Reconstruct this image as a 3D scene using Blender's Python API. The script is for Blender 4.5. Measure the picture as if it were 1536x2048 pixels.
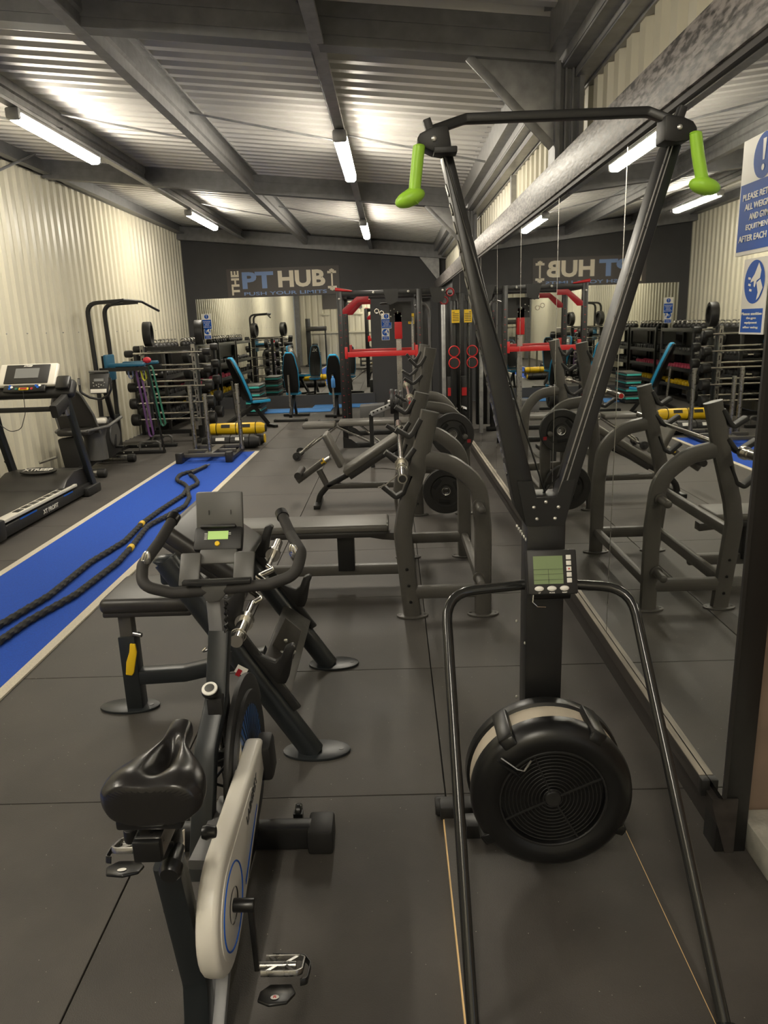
import bpy, bmesh, math, random
from mathutils import Vector, Matrix
random.seed(7)
for o in list(bpy.data.objects): bpy.data.objects.remove(o)
SC = bpy.context.scene
COL = SC.collection
V = Vector
# ------------------------------------------------------------------ camera
IW, IH, FPX = 1536, 2048, 1460.0
CAMZ = 1.7
def _basis():
    r = math.radians(1.75)
    dy = V((782-IW/2, -(650-IH/2), -FPX)).normalized()
    up = V((-math.sin(r), math.cos(r), 0)); up = (up-up.dot(dy)*dy).normalized()
    dx = dy.cross(up)
    return Matrix((dx, dy, up))
RW = _basis()                       # world = RW @ cam
cd = bpy.data.cameras.new('camera'); cam = bpy.data.objects.new('camera', cd); COL.objects.link(cam)
cam.matrix_world = Matrix.Translation((0, 0, CAMZ)) @ RW.to_4x4()
cd.sensor_fit = 'VERTICAL'; cd.sensor_height = 36; cd.sensor_width = 27; cd.lens = FPX/IH*36
cd.clip_start = .02; cd.clip_end = 200
SC.camera = cam
def ray(u, v): return RW @ V((u-IW/2, -(v-IH/2), -FPX))
def PX(u, v, x=None, y=None, z=None):       # measured picture point -> point of the place on a known plane
    d = ray(u, v)
    t = (z-CAMZ)/d.z if z is not None else (y/d.y if y is not None else x/d.x)
    return V((0, 0, CAMZ))+t*d
# ------------------------------------------------------------------ world, light, exposure
SC.view_settings.view_transform = 'Standard'; SC.view_settings.look = 'None'
SC.view_settings.gamma = 1; SC.view_settings.use_curve_mapping = False
SC.view_settings.exposure = 1.5
w = bpy.data.worlds.new('world'); SC.world = w; w.use_nodes = True
w.node_tree.nodes['Background'].inputs[0].default_value = (.9, .95, 1, 1)
w.node_tree.nodes['Background'].inputs[1].default_value = .22
TUBE_E = 36.0                        # emission of the fluorescent diffusers
TUBE_C = (1.0, .92, .77)
# ------------------------------------------------------------------ materials
MT = {}
def mat(name, col, rough=.5, metal=0, noise=0, nscale=30, bump=0, bscale=200, emit=None, es=0, spec=.5, coat=0, stretch=None, speck=0):
    if name in MT: return MT[name]
    m = bpy.data.materials.new(name); m.use_nodes = True; nt = m.node_tree; b = nt.nodes['Principled BSDF']
    b.inputs['Base Color'].default_value = (*col, 1); b.inputs['Roughness'].default_value = rough
    b.inputs['Metallic'].default_value = metal; b.inputs['Specular IOR Level'].default_value = spec
    b.inputs['Coat Weight'].default_value = coat
    tc = nt.nodes.new('ShaderNodeTexCoord'); mp = nt.nodes.new('ShaderNodeMapping')
    nt.links.new(tc.outputs['Object'], mp.inputs[0])
    if stretch: mp.inputs['Scale'].default_value = stretch
    last = None
    if noise:
        n = nt.nodes.new('ShaderNodeTexNoise'); n.inputs['Scale'].default_value = nscale; n.inputs['Detail'].default_value = 5
        nt.links.new(mp.outputs[0], n.inputs['Vector'])
        r = nt.nodes.new('ShaderNodeMapRange'); r.inputs[1].default_value = .3 if noise < .6 else .40; r.inputs[2].default_value = .7 if noise < .6 else .60
        r.inputs[3].default_value = 1-noise; r.inputs[4].default_value = 1+noise
        nt.links.new(n.outputs[0], r.inputs[0])
        mx = nt.nodes.new('ShaderNodeVectorMath'); mx.operation = 'SCALE'; mx.inputs[0].default_value = col
        nt.links.new(r.outputs[0], mx.inputs['Scale']); last = mx.outputs[0]
        r2 = nt.nodes.new('ShaderNodeMapRange'); r2.inputs[3].default_value = max(0, rough-.12); r2.inputs[4].default_value = min(1, rough+.12)
        nt.links.new(n.outputs[0], r2.inputs[0]); nt.links.new(r2.outputs[0], b.inputs['Roughness'])
    if speck:
        n = nt.nodes.new('ShaderNodeTexVoronoi'); n.inputs['Scale'].default_value = 55
        nt.links.new(mp.outputs[0], n.inputs['Vector'])
        r = nt.nodes.new('ShaderNodeMath'); r.operation = 'LESS_THAN'; r.inputs[1].default_value = .08
        nt.links.new(n.outputs['Distance'], r.inputs[0])
        n2 = nt.nodes.new('ShaderNodeTexWhiteNoise'); nt.links.new(n.outputs['Position'], n2.inputs[0])
        g = nt.nodes.new('ShaderNodeMath'); g.operation = 'GREATER_THAN'; g.inputs[1].default_value = 1-speck
        nt.links.new(n2.outputs[0], g.inputs[0])
        mu = nt.nodes.new('ShaderNodeMath'); mu.operation = 'MULTIPLY'; nt.links.new(r.outputs[0], mu.inputs[0]); nt.links.new(g.outputs[0], mu.inputs[1])
        mx = nt.nodes.new('ShaderNodeMix'); mx.data_type = 'RGBA'; nt.links.new(mu.outputs[0], mx.inputs[0])
        if last: nt.links.new(last, mx.inputs[6])
        else: mx.inputs[6].default_value = (*col, 1)
        mx.inputs[7].default_value = (.35, .33, .28, 1); last = mx.outputs[2]
    if last: nt.links.new(last, b.inputs['Base Color'])
    if bump:
        n = nt.nodes.new('ShaderNodeTexNoise'); n.inputs['Scale'].default_value = bscale; n.inputs['Detail'].default_value = 3
        nt.links.new(mp.outputs[0], n.inputs['Vector'])
        bp = nt.nodes.new('ShaderNodeBump'); bp.inputs['Strength'].default_value = bump; bp.inputs['Distance'].default_value = .002
        nt.links.new(n.outputs[0], bp.inputs['Height']); nt.links.new(bp.outputs[0], b.inputs['Normal'])
    if emit: b.inputs['Emission Color'].default_value = (*emit, 1); b.inputs['Emission Strength'].default_value = es
    MT[name] = m; return m
rubber = mat('rubber tile', (.060, .054, .048), .58, noise=.28, nscale=2.6, bump=.5, bscale=260, speck=.10)
rubgap = mat('sub floor', (.02, .02, .02), .9)
turfb = mat('blue turf', (.010, .075, .46), .95, noise=.18, nscale=160, bump=1, bscale=500)
turfw = mat('white turf', (.62, .57, .46), .95, noise=.1, nscale=120, bump=1, bscale=500)
cream = mat('cream sheet', (.62, .585, .465), .38, noise=.07, nscale=1.4, bump=.1, bscale=8, stretch=(1, 1, .25))
roofm = mat('roof sheet', (.60, .585, .555), .42, noise=.07, nscale=2, metal=.2)
galv = mat('galvanised steel', (.34, .34, .34), .42, noise=.18, nscale=14, metal=.6)
galvd = mat('dark galvanised steel', (.20, .20, .205), .5, noise=.15, nscale=10, metal=.4)
black_w = mat('black painted board', (.052, .052, .055), .6, noise=.1, nscale=4)
osb = mat('strand board', (.17, .155, .148), .42, noise=.7, nscale=40, bump=1, bscale=30, stretch=(1, .45, 1.6))
timber = mat('dark timber', (.035, .03, .027), .6, noise=.3, nscale=25, stretch=(1, .1, 1))
ledge = mat('worn ledge board', (.26, .23, .19), .6, noise=.4, nscale=30, stretch=(1, .15, 1))
ply = mat('plywood edge', (.85, .58, .28), .6, noise=.15, nscale=60, stretch=(1, .1, 6))
frameg = mat('graphite powder coat', (.075, .07, .062), .42, noise=.05, nscale=60, bump=.08, bscale=600)
glossb = mat('gloss black tube', (.018, .018, .017), .2, coat=.3)
frameb = mat('black powder coat', (.011, .011, .011), .36, bump=.06, bscale=600)
framen = mat('charcoal blue coat', (.014, .017, .019), .36, bump=.08, bscale=700)
blackp = mat('black plastic', (.007, .007, .007), .33)
blackm = mat('matt black plastic', (.014, .0135, .013), .5, bump=.1, bscale=500)
greyp = mat('grey plastic', (.09, .088, .082), .45)
vinyl = mat('black vinyl', (.026, .024, .022), .40, bump=.15, bscale=350)
vinyl_lit = mat('light-greyed vinyl', (.10, .094, .082), .42, bump=.15, bscale=350)  # light falling on the bench pads is put into this grey
seatv = mat('glossy saddle vinyl', (.013, .012, .0115), .27, bump=.1, bscale=300)
foam = mat('grip foam', (.026, .024, .022), .7, bump=.3, bscale=700)
chrome = mat('chrome', (.72, .70, .66), .16, metal=1)
steel = mat('brushed steel', (.46, .45, .43), .3, metal=1, noise=.1, nscale=40)
bright = mat('bright zinc bolt', (.75, .73, .68), .3, metal=.8)
white = mat('white plastic', (.66, .63, .56), .35)
whitep = mat('white print', (.80, .78, .72), .5)
beige = mat('beige print', (.88, .80, .65), .5)
blueprint = mat('light blue print', (.22, .34, .64), .5)
signbrown = mat('dark sign vinyl', (.085, .075, .072), .5)
signblue = mat('sign blue', (.008, .09, .46), .45, spec=.2)
signwhite = mat('sign white', (.85, .83, .77), .35)
yellow = mat('yellow', (.80, .52, .012), .4)
lime = mat('lime rubber', (.36, .68, .05), .42)
red = mat('red powder coat', (.58, .02, .022), .4)
redd = mat('deep red coat', (.36, .012, .02), .4)
cyan = mat('cyan vinyl', (.02, .28, .52), .4)
cyand = mat('petrol blue vinyl', (.012, .11, .20), .45)
teal = mat('teal plastic', (.05, .42, .38), .45)
bikeblue = mat('flywheel blue', (.01, .10, .36), .35)
matblue = mat('mat blue', (.08, .28, .68), .7)
lcd = mat('lcd glass', (.20, .27, .13), .25)
lcdl = mat('lit lcd', (.26, .38, .12), .3, emit=(.35, .5, .15), es=.25)
lcdd = mat('lcd line', (.03, .04, .02), .4)
screen = mat('grey screen', (.16, .165, .165), .15)
purple = mat('purple latex', (.12, .045, .17), .6)
green = mat('green latex', (.012, .13, .08), .6)
bandy = mat('yellow latex', (.62, .62, .05), .6)
bandb = mat('slate latex', (.10, .13, .22), .6)
bandr = mat('red latex', (.62, .03, .05), .6)
pink = mat('pink vinyl', (.55, .06, .12), .5)
orange = mat('orange vinyl', (.75, .16, .05), .5)
ropem = mat('black rope', (.028, .028, .027), .85, noise=.2, nscale=80, bump=1, bscale=250)
perf = mat('perforated steel', (.60, .53, .42), .45, metal=.2, bump=.8, bscale=900)
concrete = mat('pale block', (.44, .43, .37), .7, noise=.15, nscale=18, bump=.6, bscale=80)
doorm = mat('brown door panel', (.22, .16, .12), .45, noise=.1, nscale=6)
mirror = mat('mirror silver', (.80, .81, .78), .012, metal=1)
tubem = mat('lit diffuser', (.9, .9, .85), .4, emit=TUBE_C, es=TUBE_E)
# ------------------------------------------------------------------ mesh builder
def rotz(a): return Matrix.Rotation(a, 3, 'Z')
class MB:
    def __init__(s): s.v = []; s.f = []
    def add(s, vs, fs):
        n = len(s.v); s.v += [V(p) for p in vs]; s.f += [[i+n for i in f] for f in fs]; return s
    def box(s, c, sz, R=None):
        c = V(c); R = R or Matrix.Identity(3); x, y, z = [q/2 for q in sz]
        vs = [c+R @ V((a*x, b*y, d*z)) for a in (-1, 1) for b in (-1, 1) for d in (-1, 1)]
        return s.add(vs, [[0, 1, 3, 2], [4, 6, 7, 5], [0, 4, 5, 1], [2, 3, 7, 6], [0, 2, 6, 4], [1, 5, 7, 3]])
    def bb(s, a, b):
        a = V(a); b = V(b); return s.box((a+b)/2, [abs(q) for q in (b-a)])
    def bar(s, p, q, w, h=None, up=(0, 0, 1)):
        p = V(p); q = V(q); h = h or w; d = (q-p).normalized(); u = V(up)
        if abs(d.dot(u)) > .95: u = V((0, 1, 0))
        sd = d.cross(u).normalized(); u = sd.cross(d)
        vs = [c+sd*a*w/2+u*b*h/2 for c in (p, q) for a, b in ((-1, -1), (1, -1), (1, 1), (-1, 1))]
        return s.add(vs, [[3, 2, 1, 0], [4, 5, 6, 7], [0, 1, 5, 4], [1, 2, 6, 5], [2, 3, 7, 6], [3, 0, 4, 7]])
    def cyl(s, p, q, r, r2=None, n=14):
        return s.sweep([V(p), V(q)], [(math.cos(2*math.pi*i/n), math.sin(2*math.pi*i/n)) for i in range(n)], rad=[r, r if r2 is None else r2])
    def sweep(s, pts, sec, rad=None, closed=False, up=None):
        pts = [V(p) for p in pts]; n = len(pts); k = len(sec); rad = rad or [1]*n
        T = []
        for i in range(n):
            a = pts[(i-1) % n] if (closed or i > 0) else pts[i]; b = pts[(i+1) % n] if (closed or i < n-1) else pts[i]
            T.append((b-a).normalized())
        u = V(up) if up else (V((0, 0, 1)) if abs(T[0].z) < .9 else V((0, 1, 0)))
        vs = []
        for i in range(n):
            if up: u = V(up)
            sd = T[i].cross(u)
            if sd.length < 1e-6: sd = T[i].orthogonal()
            sd.normalize(); uu = sd.cross(T[i]).normalized(); 
            if not up: u = uu
            vs += [pts[i]+(sd*a+uu*b)*rad[i] for a, b in sec]
        fs = []
        m = n if closed else n-1
        for i in range(m):
            j = (i+1) % n
            for a in range(k):
                b = (a+1) % k; fs.append([i*k+a, i*k+b, j*k+b, j*k+a])
        if not closed: fs += [list(range(k))[::-1], [(n-1)*k+a for a in range(k)]]
        return s.add(vs, fs)
    def tube(s, pts, r, n=10, fil=0, closed=False, flat=1, up=None):
        if fil: pts = fillet(pts, fil, closed=closed)
        sec = [(math.cos(2*math.pi*i/n), flat*math.sin(2*math.pi*i/n)) for i in range(n)]
        return s.sweep(pts, sec, [r]*len(pts), closed, up)
    def rtube(s, pts, w, h, fil=0, up=(0, 1, 0), rnd=.35):
        if fil: pts = fillet(pts, fil)
        a, b = w/2, h/2; r = min(a, b)*rnd*2*.5; sec = []
        for cx, cy, t0 in ((a-r, b-r, 0), (-(a-r), b-r, 90), (-(a-r), -(b-r), 180), (a-r, -(b-r), 270)):
            for t in (0, 45, 90): q = math.radians(t0+t); sec.append((cx+r*math.cos(q), cy+r*math.sin(q)))
        return s.sweep(pts, sec, None, False, up)
    def prism(s, poly, nrm, d):          # poly: 3-d points in a plane, extruded d along nrm
        nrm = V(nrm).normalized()*d; k = len(poly); vs = [V(p) for p in poly]+[V(p)+nrm for p in poly]
        return s.add(vs, [list(range(k))[::-1], list(range(k, 2*k))]+[[i, (i+1) % k, k+(i+1) % k, k+i] for i in range(k)])
    def lathe(s, prof, o, ax, n=24, closed=False):
        o = V(o); ax = V(ax).normalized(); u = ax.orthogonal().normalized(); w_ = ax.cross(u); vs = []; k = len(prof)
        for i in range(n):
            t = 2*math.pi*i/n; d = u*math.cos(t)+w_*math.sin(t)
            vs += [o+d*r+ax*h for r, h in prof]
        fs = []
        for i in range(n):
            j = (i+1) % n
            for a in range(k if closed else k-1): b = (a+1) % k; fs.append([i*k+a, j*k+a, j*k+b, i*k+b])
        return s.add(vs, fs)
    def ball(s, c, r, n=12, R=None):
        c = V(c); r = r if isinstance(r, (tuple, list)) else (r, r, r); R = R or Matrix.Identity(3); m = n//2; vs = []
        for i in range(m+1):
            ph = math.pi*i/m
            for j in range(n):
                t = 2*math.pi*j/n; vs.append(c+R @ V((r[0]*math.sin(ph)*math.cos(t), r[1]*math.sin(ph)*math.sin(t), r[2]*math.cos(ph))))
        return s.add(vs, [[i*n+j, (i+1)*n+j, (i+1)*n+(j+1) % n, i*n+(j+1) % n] for i in range(m) for j in range(n)])
    def torus(s, c, ax, R, r, n=28, k=6, flat=1):
        ax = V(ax).normalized(); u = ax.orthogonal().normalized(); w_ = ax.cross(u)
        return s.tube([V(c)+(u*math.cos(2*math.pi*i/n)+w_*math.sin(2*math.pi*i/n))*R for i in range(n)], r, k, closed=True, up=ax, flat=flat)
def fillet(pts, rad, seg=6, closed=False):
    pts = [V(p) for p in pts]; out = []; n = len(pts)
    for i, p in enumerate(pts):
        if not closed and i in (0, n-1): out.append(p); continue
        a = pts[(i-1) % n]-p; b = pts[(i+1) % n]-p; la, lb = a.length, b.length
        a.normalize(); b.normalize(); ang = a.angle(b)
        if ang > 3.1: out.append(p); continue
        d = min(rad/math.tan(ang/2), la*.48, lb*.48)
        for j in range(seg+1):
            t = j/seg; out.append((p+a*d)*(1-t)**2+p*2*t*(1-t)+(p+b*d)*t*t)
    return out
def mesh_of(name, mb, m, bev=0, seg=2):
    me = bpy.data.meshes.new(name); me.from_pydata([tuple(v) for v in mb.v], [], mb.f)
    bm = bmesh.new(); bm.from_mesh(me); bmesh.ops.remove_doubles(bm, verts=bm.verts, dist=1e-5); bmesh.ops.recalc_face_normals(bm, faces=bm.faces)
    if bev:
        ed = [e for e in bm.edges if len(e.link_faces) == 2 and e.calc_face_angle(0) > .6]
        if ed: bmesh.ops.bevel(bm, geom=ed, offset=bev, segments=seg, profile=.5, affect='EDGES', clamp_overlap=True)
    bm.to_mesh(me); bm.free()
    for p in me.polygons: p.use_smooth = True
    me.set_sharp_from_angle(angle=math.radians(38)); me.materials.append(m); return me
def org(t):
    return V(t.get('_o', (0, 0, 0)))
def part(name, mb, m, parent, bev=0, label=None, kind=None, seg=2, flat=False):
    o = V(parent['_o']) if parent is not None and '_o' in parent else V((0, 0, 0))
    q = MB(); q.v = [v-o for v in mb.v]; q.f = mb.f
    ob = bpy.data.objects.new(name, mesh_of(name, q, m, bev, seg)); COL.objects.link(ob); ob.parent = parent
    if parent is not None and '_o' in parent: ob['_o'] = parent['_o']
    if flat:
        for p in ob.data.polygons: p.use_smooth = False
    if label: ob['label'] = label
    if kind: ob['kind'] = kind
    return ob
def thing(name, label, cat, loc=(0, 0, 0), rot=0, group=None, local=False):
    o = bpy.data.objects.new(name, None); COL.objects.link(o); o.location = loc; o.rotation_euler = (0, 0, rot)
    o.empty_display_size = .1; o['label'] = label; o['category'] = cat; o['_o'] = [0., 0., 0.] if local else [float(q) for q in loc]
    if group: o['group'] = group
    return o
def solo(name, mb, m, label, cat, group=None, bev=0, kind=None):
    xs = [v.x for v in mb.v]; ys = [v.y for v in mb.v]; zs = [v.z for v in mb.v]
    o = V(((min(xs)+max(xs))/2, (min(ys)+max(ys))/2, min(zs))); q = MB(); q.v = [v-o for v in mb.v]; q.f = mb.f
    ob = bpy.data.objects.new(name, mesh_of(name, q, m, bev)); COL.objects.link(ob); ob.location = o; ob['_o'] = [float(t) for t in o]
    ob['label'] = label; ob['category'] = cat
    if group: ob['group'] = group
    if kind: ob['kind'] = kind
    return ob
def struct(name, mb, m, parent=None, bev=0, label=None):
    ob = part(name, mb, m, parent, bev, label)
    if parent is None:
        ob['kind'] = 'structure'; ob['_o'] = [0., 0., 0.]
        if label: ob['label'] = label
    return ob
def dup(r, loc, rot=0, label=None, group=None):
    def cp(o, p):
        c = o.copy(); COL.objects.link(c); c.parent = p
        for ch in o.children: cp(ch, c)
        return c
    c = cp(r, None); c.location = loc; c.rotation_euler = (0, 0, rot)
    if label: c['label'] = label
    if group: c['group'] = group
    return c
def text(parent, s, size, o, ux, uy, m, bold=0, depth=.001, align='CENTER', name='lettering', wid=1, label=None):
    cu = bpy.data.curves.new('t', 'FONT'); cu.body = s; cu.size = size; cu.align_x = align; cu.align_y = 'CENTER'; cu.extrude = depth; cu.offset = bold; cu.resolution_u = 3
    t = bpy.data.objects.new('t', cu); COL.objects.link(t)
    bpy.context.view_layer.update()
    me = bpy.data.meshes.new_from_object(t.evaluated_get(bpy.context.evaluated_depsgraph_get()))
    bpy.data.objects.remove(t)
    ux = V(ux).normalized(); uy = V(uy).normalized(); n = ux.cross(uy)
    po = V(parent['_o']) if '_o' in parent else V((0, 0, 0))
    for v in me.vertices: v.co = V(o)-po+ux*v.co.x*wid+uy*v.co.y+n*v.co.z
    me.materials.clear(); me.materials.append(m); me.name = name
    ob = bpy.data.objects.new(name, me); COL.objects.link(ob); ob.parent = parent
    if label: ob['label'] = label
    return ob
# ================================================================== ROOM
XL, XR, YB, YF = -4.42, .99, 16.44, -1.9
def zb(x): return 3.217-.102*x             # underside of the roof beams
ZH = .22                                   # beam depth
fl = struct('floor', MB().bb((XL-.1, YF-.1, -.12), (XR+.9, YB+.1, -.016)), rubgap)
TX = [-5.08, -4.03, -2.985, -1.95, -.90, .15, 1.2, 1.95]; TY = [2.38+1.03*k for k in range(-5, 15)]
tiles = {}
for i in range(len(TX)-1):
    for j in range(len(TY)-1):
        x0, x1 = max(TX[i], XL), TX[i+1]; y0, y1 = TY[j], min(TY[j+1], YB)
        if i == 5: x1 = 1.2
        key = (round(x1-x0, 3), round(y1-y0, 3))
        if key not in tiles:
            tiles[key] = mesh_of('rubber_tile', MB().box((0, 0, -.008), (key[0]-.005, key[1]-.005, .016)), rubber, .0015, 1)
        t = bpy.data.objects.new('rubber_tile', tiles[key]); COL.objects.link(t); t.location = ((x0+x1)/2, (y0+y1)/2, 0); t.parent = fl
def corr(a, b, pitch, dep, flat=.35):      # trapezoid profile offsets along a run: (s, d)
    out = []; s = a
    while s < b:
        out += [(s, 0), (s+pitch*flat, 0), (s+pitch*(flat+.12), dep), (s+pitch*.88, dep)]; s += pitch
    return out+[(b, 0)]
def sheet(prof, f0, f1):
    m = MB(); k = len(prof); vs = [f0(*p) for p in prof]+[f1(*p) for p in prof]
    return m.add(vs, [[i, i+1, k+i+1, k+i] for i in range(k-1)])
pl = corr(YF, YB, .20, .035)
struct('wall_left', sheet(pl, lambda s, d: (XL-.04+d, s, 0), lambda s, d: (XL-.04+d, s, 4.15)), cream)
m = MB()
wl = bpy.data.objects['wall_left']
for k in range(30): m.cyl((XL-.01, 1.6+.5*k, 1.75), (XL+.004, 1.6+.5*k, 1.75), .008, n=6)
part('sheet_screws', m, galv, wl, kind='stuff')
part('eaves_purlin', MB().bb((XL, YF, 3.70), (XL+.07, YB, 3.88)).bb((XL, YF, 3.70), (XL+.16, YB, 3.715)), galvd, wl)
struct('wall_front', sheet(corr(XL, XR+1, .28, .03, .6), lambda s, d: (s, YF+.03-d, 0), lambda s, d: (s, YF+.03-d, 4.1)), cream)
wf = bpy.data.objects['wall_front']
part('sill_rail', MB().bb((-3.9, YF+.03, 1.42), (1.4, YF+.09, 1.50)), cream, wf)
part('dark_column', MB().bb((XL+.02, YF+.03, 0), (XL+.24, YF+.22, 3.7)), galvd, wf)
wb = struct('wall_back', MB().bb((XL-.05, YB, 0), (XR+.3, YB+.06, 4.1)), black_w)
part('head_beam', MB().bar((XL, YB-.15, zb(XL)+.05), (XR+.3, YB-.15, zb(XR+.3)+.05), .22, .26), galvd, wb)
part('gusset', MB().prism([(.95, YB-.16, 3.1), (1.06, YB-.16, 3.1), (1.06, YB-.16, 2.55), (1.02, YB-.16, 2.60), (.62, YB-.16, 3.1)], (0, 1, 0), .02), galv, wb)
# right side: sheet above the mirrors set back, eaves beams, strand board band
prr = corr(YF, YB, .20, .035)
wr = struct('wall_right', sheet(prr, lambda s, d: (1.24-d, s, 2.34), lambda s, d: (1.24-d, s, 4.0)), cream)
part('lower_panel', MB().bb((XR+.045, 2.13, 0), (XR+.12, YB, 2.5)), black_w, wr)
part('strand_board', MB().bb((XR-.023, -.4, 2.40), (XR+.02, YB, 2.585)), osb, wr, .003)
part('board_lip', MB().bb((XR-.012, 2.0, 2.378), (XR+.02, YB, 2.40)), timber, wr)
m = MB()                                  # eaves: stepped cold-formed sections
for (x0, x1, z0, z1) in [(a*.925, b*.925, 1.7+(c-1.7)*.925, 1.7+(d-1.7)*.925) for a, b, c, d in ((1.02, 1.05, 3.30, 3.50), (1.02, 1.12, 3.285, 3.30), (1.11, 1.125, 3.22, 3.29), (1.11, 1.2, 3.20, 3.215), (1.19, 1.205, 3.16, 3.21), (1.19, 1.32, 3.15, 3.165), (1.29, 1.34, 3.13, 3.17), (.98, 1.03, 3.50, 3.52))]: m.bb((x0, YF, z0), (x1, YB, z1))
part('eaves_beam', m, galv, wr)
for y in (4.67, 10.04):
    m = MB()
    for a, b in ((.985, 1.01), (1.01, 1.12), (1.12, 1.145)): m.bb((a, y-.02 if a != 1.01 else y+.02, 2.42), (b, y+.17 if a != 1.01 else y+.06, 3.12))
    for q in (1.04, 1.08): m.bb((q, y, 2.42), (q+.012, y+.03, 3.1))
    part('column', m, galvd, wr)
    part('haunch_bracket', MB().prism([(.51, y+.03, zb(.51)), (.985, y+.03, zb(.985)), (.985, y+.03, 2.70), (.945, y+.03, 2.72)], (0, 1, 0), .012).bar((.49, y+.02, zb(.49)), (.975, y+.02, 2.68), .05, .012, (0, 1, 0)), galv, wr, .002)
for y in (7.3, 12.6): part('sheeting_post', MB().bb((1.15, y, 2.38), (1.20, y+.06, 3.0)), galv, wr)
# roof
ce = struct('ceiling', sheet(corr(YF, YB+.1, .19, .038, .4), lambda s, d: (XL-.1, s, zb(XL-.1)+ZH+.04-d), lambda s, d: (1.45, s, zb(1.45)+ZH+.04-d)), roofm)
def zpurlin(x, flip=1, w=.065):
    z0 = zb(x); z1 = z0+ZH; f = flip; t = .006; m = MB()
    pts = [(x-f*w, z0+.018), (x-f*w, z0), (x, z0), (x, z0+.07), (x+f*.016, z0+.085), (x+f*.016, z1-.085), (x, z1-.07), (x, z1), (x+f*w, z1), (x+f*w, z1-.018)]
    for a, b in zip(pts, pts[1:]): m.bar((a[0], YF, a[1]), (a[0], YB-.1, a[1]), .001, .001) if 0 else m.add([(a[0], YF, a[1]), (b[0], YF, b[1]), (b[0], YB-.06, b[1]), (a[0], YB-.06, a[1])], [[0, 1, 2, 3]])
    return m
for x, f in ((-1.70, 1), (-.405, -1), (-3.06, -1)): 
    pu = part('purlin', zpurlin(x, f, .07), galv, ce, flat=True)
    sm = pu.modifiers.new('s', 'SOLIDIFY'); sm.thickness = .004
for y in (-.8, 4.67, 10.04):
    m = MB(); a, b = V((XL+.05, y, zb(XL))), V((.99, y, zb(.99)))
    m.add([], [])
    for (dy, dz, w_, h_) in ((0, ZH/2, .02, ZH), (.06, .006, .12, .012), (.06, ZH-.01, .12, .012), (-.012, .06, .01, .02), (-.012, .15, .01, .02)):
        m.bar(a+V((0, dy, dz)), b+V((0, dy, dz)), w_, h_, (0, 0, 1))
    part('rafter', m, galvd, ce)
for (x0, x1, y, dy) in ((-2.98, -1.71, 7.4, .0), (-1.70, -.42, 7.0, 0), (-1.70, -.42, 12.2, 0), (-.37, .95, 7.4, 0), (-2.98, -1.71, 12.5, 0), (-4.3, -3.0, 7.3, 0)):
    part('sag_rod', MB().cyl((x0, y, zb(x0)+.16), (x1, y+.15, zb(x1)+.05), .010, n=6), galv, ce)
part('wall_brace', MB().cyl((-4.3, 8.2, 3.3), (-4.25, 9.6, 3.85), .015, n=6), galvd, ce)
# fluorescent fittings
def light(x, y0, label, ln=1.8):
    z = zb(x)-.008; t = thing('strip_light', label, 'ceiling light', (x, y0+ln/2, z), group='fluorescent strip lights under the roof beams')
    part('housing', MB().bb((x-.055, y0, z-.045), (x+.055, y0+ln, z)), greyp, t, .012)
    part('diffuser', MB().prism([(x-.058, y0+.03, z-.04), (x-.05, y0+.03, z-.085), (x-.03, y0+.03, z-.10), (x+.03, y0+.03, z-.10), (x+.05, y0+.03, z-.085), (x+.058, y0+.03, z-.04)], (0, 1, 0), ln-.06), tubem, t)
    part('end_cap', MB().bb((x-.06, y0-.02, z-.095), (x+.06, y0+.03, z-.0)), galv, t, .02)
    part('end_cap', MB().bb((x-.06, y0+ln-.03, z-.095), (x+.06, y0+ln+.02, z-.0)), galv, t, .02)
    return t
light(-3.02, 6.52, 'lit strip light on the left roof beam, the one nearer the camera', 1.72)
light(-3.05, 11.93, 'lit strip light on the left roof beam, the far one near the black wall', 1.76)
light(-.37, 6.48, 'lit strip light on the middle roof beam, the one nearer the camera', 1.72)
light(-.37, 11.65, 'lit strip light on the middle roof beam, the far one near the black wall', 1.76)
light(-3.02, .6, 'lit strip light on the left roof beam behind the camera')
light(-.37, -1.75, 'added unseen strip light on the middle roof beam, filling in foreground light')  # added fill lamp out of view, brightens the foreground
# mirrors
wm = thing('wall_mirror', 'long frameless gym mirror of tall panels along the right wall', 'mirror', (XR, 9, .1))
ys = [2.0]+[3.27+1.26*k for k in range(8)]
for a, b in zip(ys, ys[1:]): part('mirror_panel', MB().bb((XR, a+.002, .236), (XR+.006, b-.002, 2.38)), mirror, wm)
for q in ys[1:-1]: part('panel_seam', MB().bb((XR-.0012, q-.0022, .236), (XR+.002, q+.0022, 2.38)), steel, wm)
part('edge_strip', MB().bb((XR-.001, 1.990, .236), (XR+.010, 2.001, 2.38)), blackm, wm)  # added black strip hides the glow along the mirror's end edge
bmr = thing('wall_mirror', 'wide mirror on the black end wall below the gym name sign', 'mirror', (-2.3, YB-.006, .25))
for a, b in ((-4.22, -3.0), (-3.0, -1.72), (-1.72, -.44)): part('mirror_panel', MB().bb((a+.001, YB-.008, .25), (b-.001, YB-.002, 2.38)), mirror, bmr)
part('base_board', MB().bb((-4.3, YB-.03, 0), (-.40, YB-.001, .25)), black_w, bmr)
sl = solo('mirror_sill', MB().bb((.966, 2.10, .18), (XR-.001, 12.1, .232)), timber, 'long dark timber sill at the foot of the right wall mirror', 'sill')
part('worn_top', MB().bb((.967, 2.12, .232), (XR-.002, 12.1, .2345)), ledge, sl); part('sill_end', MB().bb((.963, 2.085, .178), (XR, 2.115, .236)), blackm, sl, .003)
part('back_board', MB().prism([V((x, 2.035, z)) for x, z in ((.978, .182), (1.032, 0), (1.06, 0), (1.06, .2), (.978, .2))], (0, 1, 0), 10.06), timber, sl)
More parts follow.
